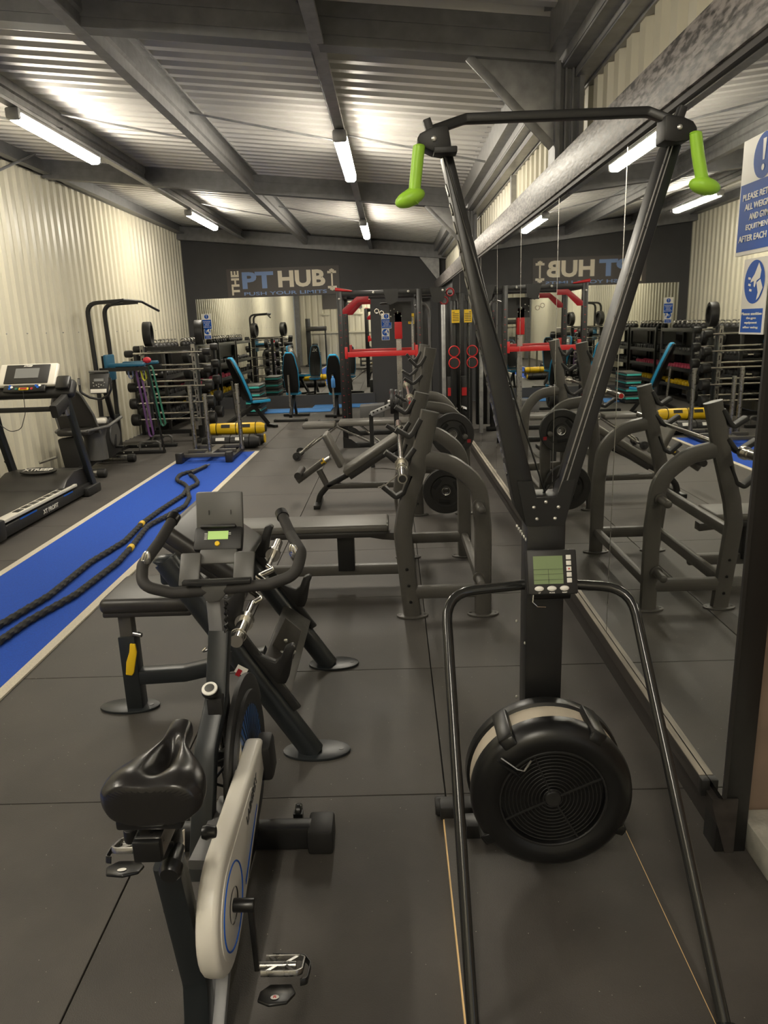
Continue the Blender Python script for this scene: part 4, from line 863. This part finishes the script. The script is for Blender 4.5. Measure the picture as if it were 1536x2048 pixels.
# ================================================================== POWER RACK
pk = thing('power_rack', 'tall black power rack with red safety arms near the end mirror', 'power rack', (-.2, 11.1, 0))
RZ = 2.17
for x in (-.70, .40):
    for y in (10.5, 11.7):
        u_ = part('upright', MB().bb((x-.038, y-.038, 0), (x+.038, y+.038, RZ)), frameb, pk, .004)
        if True:
            h_ = MB()
            for k in range(16): h_.bb((x-.012, y-.040, .35+.1*k), (x+.012, y-.037, .358+.1*k)) if k % 3 == 0 else h_.box((x, y-.039, .35+.1*k), (.012, .003, .012))
            part('hole_marks', h_, redd, u_, kind='stuff')
for y in (10.5, 11.7):
    part('top_beam', MB().bb((-.74, y-.03, RZ-.07), (.77, y+.03, RZ+.0)), frameb, pk, .004)
    part('base_beam', MB().bb((-.74, y-.04, 0), (.50, y+.04, .07)), frameb, pk, .006)
    part('floor_bracket', MB().prism([V((x, y-.045, z)) for x, z in ((-.74, 0), (-.50, 0), (-.50, .02), (-.62, .12), (-.74, .16))], (0, 1, 0), .008), frameb, pk)
    part('corner_gusset', MB().prism([V((x, y-.045, z)) for x, z in ((-.665, RZ-.30), (-.59, RZ-.30), (-.44, RZ-.15), (-.30, RZ-.15), (-.30, RZ-.075), (-.46, RZ-.075), (-.665, RZ-.24))], (0, 1, 0), .012), redd, pk, .003, 'red corner gusset')
    part('safety_arm', MB().bb((-.64, y-.03, 1.28), (.36, y+.03, 1.35)).bb((-.66, y-.04, 1.26), (-.62, y+.04, 1.42)).bb((.33, y-.04, 1.26), (.37, y+.04, 1.42)), red, pk, .004, 'red safety arm')
for x in (-.70, .40): part('cross_beam', MB().bb((x-.035, 10.5, RZ-.07), (x+.035, 11.7, RZ)), frameb, pk, .004)
part('pull_up_horn', MB().cyl((-.75, 10.45, RZ+.03), (-.52, 10.45, RZ+.0), .025, .008), red, pk)
for x in (.0, .64): part('joint_plate', MB().prism([V((x+a, 10.455, z)) for a, z in ((-.10, RZ+.01), (.12, RZ+.01), (.10, RZ-.16), (.0, RZ-.20), (-.05, RZ-.18))], (0, 1, 0), .01), frameb, pk)
for x, y, z in ((-.70, 10.45, RZ-.10), (-.23, 10.45, RZ-.03), (.25, 10.45, RZ-.03), (.72, 10.45, RZ-.03)): part('bolt', MB().ball((x, y-.01, z), (.018, .012, .018), 10), bright, pk)
part('silver_post', MB().bb((.70, 10.48, .15), (.755, 10.54, 1.95)), galv, pk, .003)
part('pulley_column', MB().bb((.07, 10.95, .1), (.145, 11.02, 1.72)), steel, pk); part('pulley_carriage', MB().bb((.05, 10.9, 1.50), (.16, 11.0, 1.88)), red, pk, .01)
part('pulley_column', MB().bb((.30, 11.1, .1), (.33, 11.15, 1.8)), steel, pk)
part('hose_arc', MB().tube([(.35, 11.0, 1.95), (.50, 11.0, 2.0), (.56, 11.0, 1.88), (.56, 11.0, .2)], .02, 8, .12), galvd, pk)
part('stack_shroud', MB().bb((.38, 11.9, .08), (.64, 12.0, 2.1)), frameb, pk, .01)
part('accessory_plate', MB().bb((-.02, 10.9, 1.74), (.30, 10.93, 2.02)).cyl((-.15, 10.9, 2.0), (.0, 10.9, 2.0), .012), frameb, pk)
for k in range(7): part('bolt', MB().ball((.0+.05*(k % 4), 10.89, 1.82+.06*(k//4)+.02*(k % 3)), .010, 6), bright, pk)
for k, x in enumerate((-.20, -.13)): part('hanging_hook', MB().torus((x, 10.9, 1.90-.03*k), (0, 1, 0), .03, .006, 16, 6), chrome, pk)

# cable machine next to the wall mirror
cm = thing('cable_machine', 'black cable machine with red ringed pulleys beside the wall mirror', 'cable machine', (.95, 10.9, 0))
part('tower', MB().bb((.84, 11.75, .05), (.96, 12.0, 2.15)), frameb, cm, .008)
part('shroud', MB().bb((.845, 11.76, 1.0), (.96, 11.98, 1.95)), blackm, cm, .006)
for x, z in ((.865, PX(905, 703, y=10.38).z), (.865, PX(905, 726, y=10.38).z)):
    part('pulley', MB().torus((x, 10.38, z), (0, 1, 0), .072, .009, 26, 8), red, cm); part('pulley_wheel', MB().lathe([(0, -.02), (.06, -.02), (.06, .02), (0, .02)], (x, 10.38, z), (0, 1, 0), 20), blackm, cm)
part('front_post', MB().bb((.84, 10.62, .05), (.91, 10.72, 2.0)), frameb, cm, .004)
part('base', MB().bb((.84, 10.6, 0), (.96, 12.0, .07)), frameb, cm, .008)
part('weight_stack', MB().bb((.84, 11.3, .1), (.93, 11.5, .9)), blackm, cm, .004)
for px_, pz_ in ((888, 601), (900, 584)): part('cable_grip', MB().torus(PX(px_, pz_, y=10.6), (0, 1, .2), .05, .012, 24, 8), redd, cm)
part('red_block', MB().bb((.84, 11.25, .62), (.93, 11.3, .74)), red, cm)
for k in range(5): part('rail_handle', MB().cyl((.84, 10.8+.12*k, .42), (.95, 10.8+.12*k, .46), .016).ball((.85, 10.8+.12*k, .42), .03, 8), steel if k % 2 else blackm, cm)
part('upper_brace', MB().bb((.84, 10.62, 2.0), (.93, 10.70, 2.07)), frameb, cm)
# adjustable bench inside the rack
ab = thing('flat_bench', 'grey flat adjustable bench with chrome legs in front of the rack', 'weight bench', (-.6, 9.75, 0))
za = .47
part('seat', MB().bb((-1.22, 9.6, za-.07), (-.78, 9.95, za)), vinyl_lit, ab, .03); part('backrest', MB().bb((-.74, 9.6, za-.05), (.22, 9.95, za+.02)), vinyl_lit, ab, .03)
part('leg', MB().cyl((-.76, 9.75, za-.05), (-1.28, 9.75, .06), .022), steel, ab); part('leg', MB().cyl((-.76, 9.75, za-.06), (.0, 9.75, .03), .022), steel, ab); part('leg', MB().cyl((-.45, 9.72, za-.05), (-.1, 9.72, .10), .015), steel, ab)
for y in (9.55, 9.95): part('wheel', MB().cyl((-1.30, y-.02, .055), (-1.30, y+.02, .055), .055, n=20), blackm, ab)
part('wheel_bar', MB().cyl((-1.30, 9.5, .055), (-1.30, 10.0, .055), .018), blackm, ab); part('foot_bar', MB().bb((-.04, 9.5, 0), (.04, 10.0, .05)), frameb, ab, .01)
part('lifting_handle', MB().cyl((-1.22, 9.62, .12), (-1.05, 9.62, .26), .014), steel, ab)
il = thing('incline_ladder', 'grey slotted ladder beam sloping up to a set of plates inside the rack', 'rack attachment', (.0, 8.9, 0))
a_, b_ = A(742, 828, 8.9), A(792, 806, 8.9)
part('beam', MB().bar(a_, b_, .10, .05), galv, il, .004); part('beam_leg', MB().bar(b_, V((b_.x, 8.9, 0)), .06, .06), frameb, il); part('beam_foot', MB().bar(a_, V((a_.x, 8.9, 0)), .05, .05), frameb, il)
for k in range(6): part('slot', MB().box(a_.lerp(b_, .1+.16*k)+V((0, -.052, .012)), (.02, .004, .02)), blackp, il)
pg_ = part('plate_peg', MB().cyl((b_.x-.10, 8.9, b_.z+.02), (b_.x+.12, 8.9, b_.z+.02), .02), steel, il)
for k in range(3): plate((b_.x-.05+.055*k, 8.9, b_.z+.02), (1, 0, 0), .15-.01*k, .04, ('left', 'middle', 'right')[k]+' one of three black plates on the peg of the ladder beam')
# ================================================================== BLUE BENCHES
def blue_bench(loc, rot, label, ang=68, extra=None):
    t = thing('incline_bench', label, 'weight bench', loc, rot, local=True)        # faces +y of its own axes
    a = math.radians(ang); d = V((0, -math.cos(a), math.sin(a))); n = V((0, math.sin(a), math.cos(a)))
    b0 = V((0, .02, .50)); R = Matrix.Rotation(-(math.pi/2-a) if 0 else (math.pi/2-a), 3, 'X')
    pad = MB(); prof = [(-.12, 0), (.12, 0), (.145, .12), (.15, .45), (.12, .62), (.10, .74), (.06, .80), (-.06, .80), (-.10, .74), (-.12, .62), (-.15, .45), (-.145, .12)]
    part('backrest', MB().prism([b0+V((x, 0, 0))+d*s_ for x, s_ in prof], n, .05), cyan, t, .012)
    part('back_board', MB().prism([b0-n*.028+V((x*.93, 0, 0))+d*(s_*.975+.01) for x, s_ in prof], n, .03), blackp, t, .004)
    ff = part('front_pad', MB().prism([b0+n*.05+V((x*.9, 0, 0))+d*(s_*.96+.015) for x, s_ in prof], n, .018), vinyl, t, .006)
    text(ff, 'XL', .10, b0+n*.072+d*.66, (-1, 0, 0), d, whitep, .004, .001)
    part('seat', MB().prism([V((x, y, .50)) for x, y in ((-.13, .05), (.13, .05), (.15, .2), (.11, .42), (-.11, .42), (-.15, .2))], (0, 0, -1), .05), cyan, t, .012)
    part('seat_top', MB().prism([V((x, y, .501)) for x, y in ((-.12, .06), (.12, .06), (.14, .2), (.10, .40), (-.10, .40), (-.14, .2))], (0, 0, 1), .015), vinyl, t, .005)
    part('frame', MB().bar((0, .25, .44), (0, -.45, .10), .06, .07).bar((0, .10, .44), (0, .40, .05), .05, .06), frameb, t, .004)
    part('support_post', MB().bar((-.03, -.20, .25), (-.03, -.24, .85), .03, .03), steel, t)
    part('front_foot', MB().bb((-.26, .38, 0), (.26, .45, .05)), frameb, t, .008); part('rear_foot', MB().bb((-.32, -.50, 0), (.32, -.43, .05)), frameb, t, .008)
    for s_ in (-1, 1): part('foot_pad', MB().ball((.29*s_, -.465, .03), (.035, .045, .03), 10), blackp, t)
    return t
g_ = 'blue edged incline benches facing the end mirror'
blue_bench((-1.94, 14.2, 0), 0, 'tall blue edged bench seen from behind, standing in front of the blue mats', 72)
c_b = blue_bench((-1.08, 13.9, 0), 0, 'shorter blue edged bench seen from behind, just left of the power rack', 62)
blue_bench((-2.58, 12.9, 0), math.radians(-52), 'blue edged bench turned sideways behind the sled and the yellow bags', 68)
solo('water_bottle', MB().lathe([(0, 0), (.035, 0), (.038, .02), (.038, .14), (.030, .17), (.015, .19), (.015, .21), (0, .21)], (-1.10, 13.655, .62), (0, -.25, .95), 18), matblue, 'blue bottle held at the back of the shorter blue edged bench', 'bottle')
# mats, steps, box
mt1 = solo('exercise_mat', MB().bb((-2.75, 15.2, .001), (-1.3, 15.8, .03)), matblue, 'blue exercise mat on the floor, its left end nearest the stack of steps', 'mat', bev=.008)
solo('exercise_mat', MB().bb((-1.75, 15.85, .001), (-.35, 16.35, .035)), matblue, 'blue exercise mat against the foot of the end mirror', 'mat', bev=.008)
ordn = ('bottom', 'second from bottom', 'third from bottom', 'top')
for k in range(4):
    z = .155*k; t = thing('aerobic_step', f'teal and black aerobic step, {ordn[k]} in the stack by the end mirror', 'step', (-2.84, 15.2, z), group='stack of aerobic steps')
    part('riser', MB().bb((-3.0, 14.85, z+.002), (-2.68, 15.55, z+.075)), blackm, t, .015); part('rim', MB().bb((-2.985, 14.835, z+.085), (-2.695, 15.565, z+.125)), teal, t, .008); part('top', MB().bb((-3.0, 14.85, z+.12), (-2.68, 15.55, z+.153)), greyp, t, .01)
bx = solo('plyo_box', MB().prism([V((x, 13.0, z)) for x, z in ((-.60, 0), (-.18, 0), (-.16, .34), (-.60, .32))], (0, 1, 0), .4), mat('grey foam cover', (.10, .10, .10), .6), 'dark grey foam box with white lettering, on the floor inside the rack', 'box', bev=.01)
ftext(bx, 'MIRAFIT', (-.40, 12.998, .09), .28, .055, EX, EZ, whitep, .03)
# ================================================================== SLED, BAGS
sg = thing('weight_sled', 'grey steel push sled standing across the far end of the turf', 'sled', (-2.48, 10.0, 0))
for x in (-2.86, -2.20):
    part('runner', MB().bb((x-.035, 9.55, .02), (x+.035, 10.45, .075)), frameb, sg, .01); part('skid_end', MB().bb((x-.045, 9.50, .012), (x+.045, 9.62, .15)), blackm, sg, .01)
    part('push_post', MB().cyl((x+.03, 10.25, .07), (x+.03, 10.25, .98), .03, n=16), steel, sg)
part('weight_post', MB().cyl((-2.50, 9.75, .08), (-2.50, 9.75, .90), .028, n=16), steel, sg)
for y in (9.65, 10.0, 10.4): part('cross_rail', MB().bb((-2.86, y-.03, .07), (-2.20, y+.03, .12)), frameg, sg, .006)
part('centre_rail', MB().bb((-2.56, 9.65, .075), (-2.44, 10.4, .125)), frameg, sg, .006)
def bag(c, ln, r, m_, label, end=blackm):
    x, y, z = c; t = thing('sandbag', label, 'sandbag', (x, y, z-r))
    part('body', MB().lathe([(0, -ln/2-.02), (r*.7, -ln/2-.01), (r, -ln/2+.05), (r*1.03, 0), (r, ln/2-.05), (r*.7, ln/2+.01), (0, ln/2+.02)], c, (1, 0, 0), 22), m_, t)
    for s_ in (-.35, 0, .35): part('strap', MB().torus((x+ln*s_, y, z), (1, 0, 0), r*1.03, .012, 24, 6, .5), blackp, t)
    for s_ in (-1, 1): part('end_panel', MB().lathe([(0, .0), (r*.72, 0), (r*.7, .015), (0, .015)], (x+s_*(ln/2+.008), y, z), (s_, 0, 0), 20), end, t)
    for s_ in (-.18, .18): part('printed_patch', MB().box((x+ln*s_, y-r*.86, z+r*.55), (.13, .012, .05), Matrix.Rotation(-.6, 3, 'X')), whitep if m_ is not yellow else blackp, t)
    return t
bag((-2.42, 10.72, .10), .80, .10, blackm, 'black sandbag with white patches lying behind the sled, the nearest of the pile')
bag((-2.40, 11.05, .095), .82, .095, blackm, 'black sandbag behind the first one, under the yellow bag', yellow)
bag((-2.36, 10.90, .275), .84, .085, yellow, 'yellow sandbag lying on top of the black ones behind the sled')
# ================================================================== TOWER, BANDS
tw = thing('pull_up_tower', 'black pull-up and dip tower with blue pads against the corrugated wall', 'pull-up tower', (-4.0, 10.6, 0))
for y in (10.25, 10.85):
    part('upright', MB().rtube([(-4.12, y, .02), (-4.10, y, 1.2), (-4.12, y, 2.12), (-3.62, y-.02, 2.14)], .05, .06, .16, up=(0, 1, 0)), frameb, tw)
    part('floor_rail', MB().bb((-4.25, y+.25, 0), (-3.35, y+.31, .05)), frameb, tw, .006)
    part('rail_link', MB().bb((-4.15, y, 0), (-4.09, y+.28, .05)), frameb, tw)
    part('press_handle', MB().tube([(-3.72, y+.28, .04), (-3.72, y+.28, .17), (-3.42, y+.28, .17), (-3.42, y+.28, .04)], .018, 8, .07), greyp, tw)
    for x in (-3.95, -3.82): part('bolt', MB().ball((x, y+.245, .03), .012, 6), bright, tw)
    part('arm_beam', MB().bb((-4.10, y+.1, 1.20), (-3.42, y+.15, 1.25)), frameb, tw)
    part('arm_pad', MB().bb((-3.98, y+.07, 1.26), (-3.46, y+.19, 1.31)), cyand, tw, .02, 'petrol blue arm pad')
part('wide_bar', MB().tube([(-3.70, 10.0, 2.08), (-3.60, 10.2, 2.15), (-3.60, 10.95, 2.15), (-3.45, 11.25, 2.02)], .018, 8, .05), frameb, tw)
part('back_pad', MB().box((-4.02, 10.55, 1.25), (.06, .30, .36)), cyand, tw, .02, 'petrol blue back pad')
part('back_pad_board', MB().box((-4.06, 10.55, 1.25), (.03, .27, .33)), blackp, tw)
part('middle_beam', MB().bb((-4.13, 10.25, 1.15), (-4.07, 10.85, 1.21)).bb((-4.13, 10.25, .5), (-4.07, 10.85, .56)), frameb, tw)
part('slim_pole', MB().cyl((-3.42, 10.35, 1.22), (-3.34, 10.45, .04), .016, n=8), frameb, tw)
def band(x, y, z1, z0, w_, m_, label, lean=.06):
    pts = [(x-.03, y, z1-.05), (x, y, z1), (x+.03, y, z1-.05), (x+.03+lean, y, z0+.04), (x+lean, y, z0), (x-.03+lean, y, z0+.04)]
    return solo('resistance_band', MB().rtube(fillet(pts, .03), .006, w_, up=(0, 1, 0)) if 0 else MB().sweep(fillet(pts, .03, closed=True), [(.003, w_/2), (-.003, w_/2), (-.003, -w_/2), (.003, -w_/2)], None, True, (0, 1, 0)), m_, label, 'resistance band')
band(-3.58, 10.42, 1.275, .25, .07, purple, 'long purple resistance band hanging from the dip arm of the tower', .09)
band(-3.40, 10.42, 1.275, .40, .065, green, 'long green resistance band hanging at the end of the dip arm', .10)
band(-3.50, 10.40, 1.26, 1.05, .05, bandy, 'short yellow resistance band between the purple and the green one', .01)
band(-3.68, 10.40, 1.27, 1.08, .05, bandb, 'short slate blue resistance band left of the purple one', .0)
band(-3.50, 10.46, 1.27, 1.12, .06, bandb, 'short slate blue resistance band between the yellow and the green one', .03)
solo('rolled_band', MB().ball((-3.47, 10.52, 1.335), (.06, .06, .045), 12), bandr, 'red rolled band lying on the end of the dip arm pad', 'resistance band')
# ================================================================== BARBELL RACK
br = thing('barbell_rack', 'tall rack of silver slotted uprights holding fixed barbells by the left wall', 'barbell rack', (-3.5, 11.75, 0))
for x in (-3.90, -3.10):
    part('slotted_upright', MB().bb((x-.03, 11.62, .25), (x+.03, 11.66, 1.52)), steel, br); part('upright', MB().bb((x-.04, 11.66, 0), (x+.04, 11.76, 1.50)), frameb, br, .004)
    sl2 = MB()
    for k in range(9): sl2.bb((x-.009, 11.616, .35+.13*k), (x+.009, 11.621, .42+.13*k))
    part('slots', sl2, blackp, br, kind='stuff')
    part('foot', MB().bb((x-.05, 11.4, 0), (x+.05, 12.12, .06)), frameb, br, .006)
part('cross_bar', MB().bb((-3.9, 11.68, 1.43), (-3.1, 11.74, 1.49)).bb((-3.9, 11.68, .12), (-3.1, 11.74, .18)), frameb, br)
lv = [1.40, 1.14, .885, .63, .375]; nm = ['top', 'second', 'third', 'fourth', 'lowest']
for x in (-3.90, -3.10):
    for z in lv: part('hook_arm', MB().bb((x-.012, 11.50, z-.03), (x+.012, 11.63, z-.012)), steel, br)
def fixed(x0, x1, y, z, r, label):
    t = thing('fixed_barbell', label, 'barbell', ((x0+x1)/2, y, z-r), group='fixed barbells on the rack')
    part('shaft', MB().cyl((x0, y, z), (x1, y, z), .015, n=10), chrome, t)
    for x, s_ in ((x0, -1), (x1, 1)): part('head', MB().lathe([(0, 0), (r*.9, 0), (r, .015), (r, .10), (r*.9, .115), (0, .115)], (x, y, z), (s_, 0, 0), 22), blackm, t)
for i, z in enumerate(lv):
    fixed(-4.03, -2.93, 11.56, z, .055+.010*i, f'fixed barbell on the {nm[i]} level of the barbell rack, front side')
    fixed(-3.99, -2.88, 11.86, z+.06, .055+.010*i, f'fixed barbell on the {nm[i]} level of the barbell rack, rear side')
for x, l in ((-3.83, 'left'), (-3.02, 'right')):
    t = thing('bumper_plate', f'thick black plate standing on top of the barbell rack, the {l} one', 'weight plate', (x, 11.8, 1.50))
    part('tyre', MB().lathe([(.14, -.06), (.185, -.06), (.19, -.05), (.19, .05), (.185, .06), (.14, .06)], (x, 11.8, 1.69), (1, .15, 0), 36, closed=True), blackm, t); part('web', MB().lathe([(0, -.02), (.145, -.02), (.145, .02), (0, .02)], (x, 11.8, 1.69), (1, .15, 0), 30), blackp, t)
# plate tree
pt_ = thing('plate_tree', 'black upright storage post holding a column of round plates beside the barbell rack', 'plate tree', (-3.27, 12.4, 0))
part('post', MB().bb((-3.30, 12.35, 0), (-3.23, 12.43, 1.45)), frameb, pt_, .004); part('foot', MB().bb((-3.45, 12.2, 0), (-3.05, 12.6, .05)), frameb, pt_, .006)
for i in range(5):
    z = 1.32-.25*i; part('peg', MB().cyl((-3.45, 12.39, z), (-3.02, 12.39, z), .02), steel, pt_)
    for x, l in ((-3.13, 'right'), (-3.42, 'left')):
        if l == 'left' and i > 3: continue
        t = thing('storage_plate', f'round black plate on the {l} side of the plate tree, {nm[i]} peg', 'weight plate', (x, 12.39, z-.12), group='round plates on the plate tree')
        part('disc', MB().lathe([(.02, -.05), (.11, -.05), (.12, -.04), (.12, .04), (.11, .05), (.02, .05)], (x, 12.39, z), (1, 0, 0), 26, closed=True), blackm, t)
        part('hub', MB().torus((x+.052*(1 if l == 'right' else -1), 12.39, z), (1, 0, 0), .035, .006, 16, 5), steel, t)
# ================================================================== DUMBBELL RACKS
def dumbbell_proto(kind, name, m_, label, sc, group):
    t = thing(name, label, 'dumbbell' if kind else 'kettlebell', (0, 0, -5), local=True, group=group)
    if kind == 1:
        part('handle', MB().cyl((-.07, 0, .05), (.07, 0, .05), .014, n=8), chrome if m_ is blackm else m_, t)
        for s_ in (-1, 1): part('head', MB().lathe([(0, 0), (.042, 0), (.05, .01), (.05, .075), (.042, .085), (0, .085)], (.055*s_, 0, .052), (s_, 0, 0), 12), m_, t)
    else:
        part('bell', MB().ball((0, 0, .07), (.075, .075, .07), 14), m_, t); part('handle', MB().tube([(-.05, 0, .10), (-.055, 0, .165), (0, 0, .19), (.055, 0, .165), (.05, 0, .10)], .013, 8, .04), steel, t)
    return t
def rack(y0, y1, shelves, label, nmr='dumbbell_rack'):
    t = thing(nmr, label, 'dumbbell rack', (-4.1, (y0+y1)/2, 0))
    for y in (y0, y1):
        for x in (-4.33, -3.86): part('post', MB().bb((x-.025, y-.025, 0), (x+.025, y+.025, shelves[-1]+.06)), frameb, t, .003)
    for z in shelves: part('shelf', MB().bb((-4.33, y0, z-.03), (-3.84, y1, z)).bb((-3.86, y0, z-.03), (-3.84, y1, z+.045)), frameb, t, .003)
    part('back_panel', MB().bb((-4.36, y0+.03, .2), (-4.35, y1-.03, shelves[-1])), blackp, t)
    return t
sh1 = [.28, .62, .95, 1.40]
rack(12.55, 14.35, sh1, 'black dumbbell rack along the left wall, the nearer of the two')
rack(14.55, 16.25, sh1, 'black dumbbell rack along the left wall, in the corner by the end wall')
ORD = ['first', 'second', 'third', 'fourth', 'fifth', 'sixth', 'seventh', 'eighth', 'ninth', 'tenth', 'eleventh']
def row(kind, m_, y0, n, dy, z, name, label, group, sc=1):
    p = dumbbell_proto(kind, name, m_, label, sc, group)
    for i in range(n):
        o = p if i == 0 else dup(p, (0, 0, 0))
        o['label'] = label+', '+ORD[i]+' from its near end'
        o.location = (-4.08+random.uniform(-.01, .01), y0+dy*i, z); o.scale = (sc, sc, sc)
for k, (y0, w_) in enumerate(((12.68, 'nearer'), (14.68, 'corner'))):
    row(0, blackm, y0, 7, .235, 1.401, 'kettlebell', f'black kettlebell on top of the {w_} dumbbell rack', f'kettlebells on the {w_} rack')
    row(1, blackm, y0, 11, .150, .951, 'dumbbell', f'black dumbbell on the upper shelf of the {w_} dumbbell rack', f'upper shelf dumbbells on the {w_} rack', 1.15)
    row(1, blackm if k == 0 else pink, y0, 11, .150, .621, 'dumbbell', f'{"black" if k == 0 else "pink"} dumbbell on the lower shelf of the {w_} dumbbell rack', f'lower shelf dumbbells on the {w_} rack', 1.2 if k == 0 else .9)
    row(1, blackm if k == 0 else yellow, y0, 9, .18, .281, 'dumbbell', f'{"black" if k == 0 else "yellow"} dumbbell on the bottom shelf of the {w_} dumbbell rack', f'bottom shelf dumbbells on the {w_} rack', 1.3 if k == 0 else .95)
# things the end mirror shows: a lat machine and a low bench near the camera side
lt = thing('lat_machine', 'black lat pulldown machine with a padded beam by the wall behind the camera', 'cable machine', (-3.6, -.9, 0))
part('tower', MB().bb((-3.85, -1.2, 0), (-3.65, -1.0, 2.1)), frameb, lt, .01); part('top_pad', MB().bb((-3.8, -1.1, 1.55), (-2.9, -.8, 1.75)), vinyl, lt, .04)
part('base', MB().bb((-3.9, -1.3, 0), (-3.0, -.6, .08)), frameb, lt, .01); part('post', MB().bb((-3.0, -1.0, 0), (-2.93, -.93, 1.55)), frameb, lt, .004)
part('weight_stack', MB().bb((-3.6, -1.2, .1), (-3.35, -1.0, 1.0)), blackm, lt, .01)
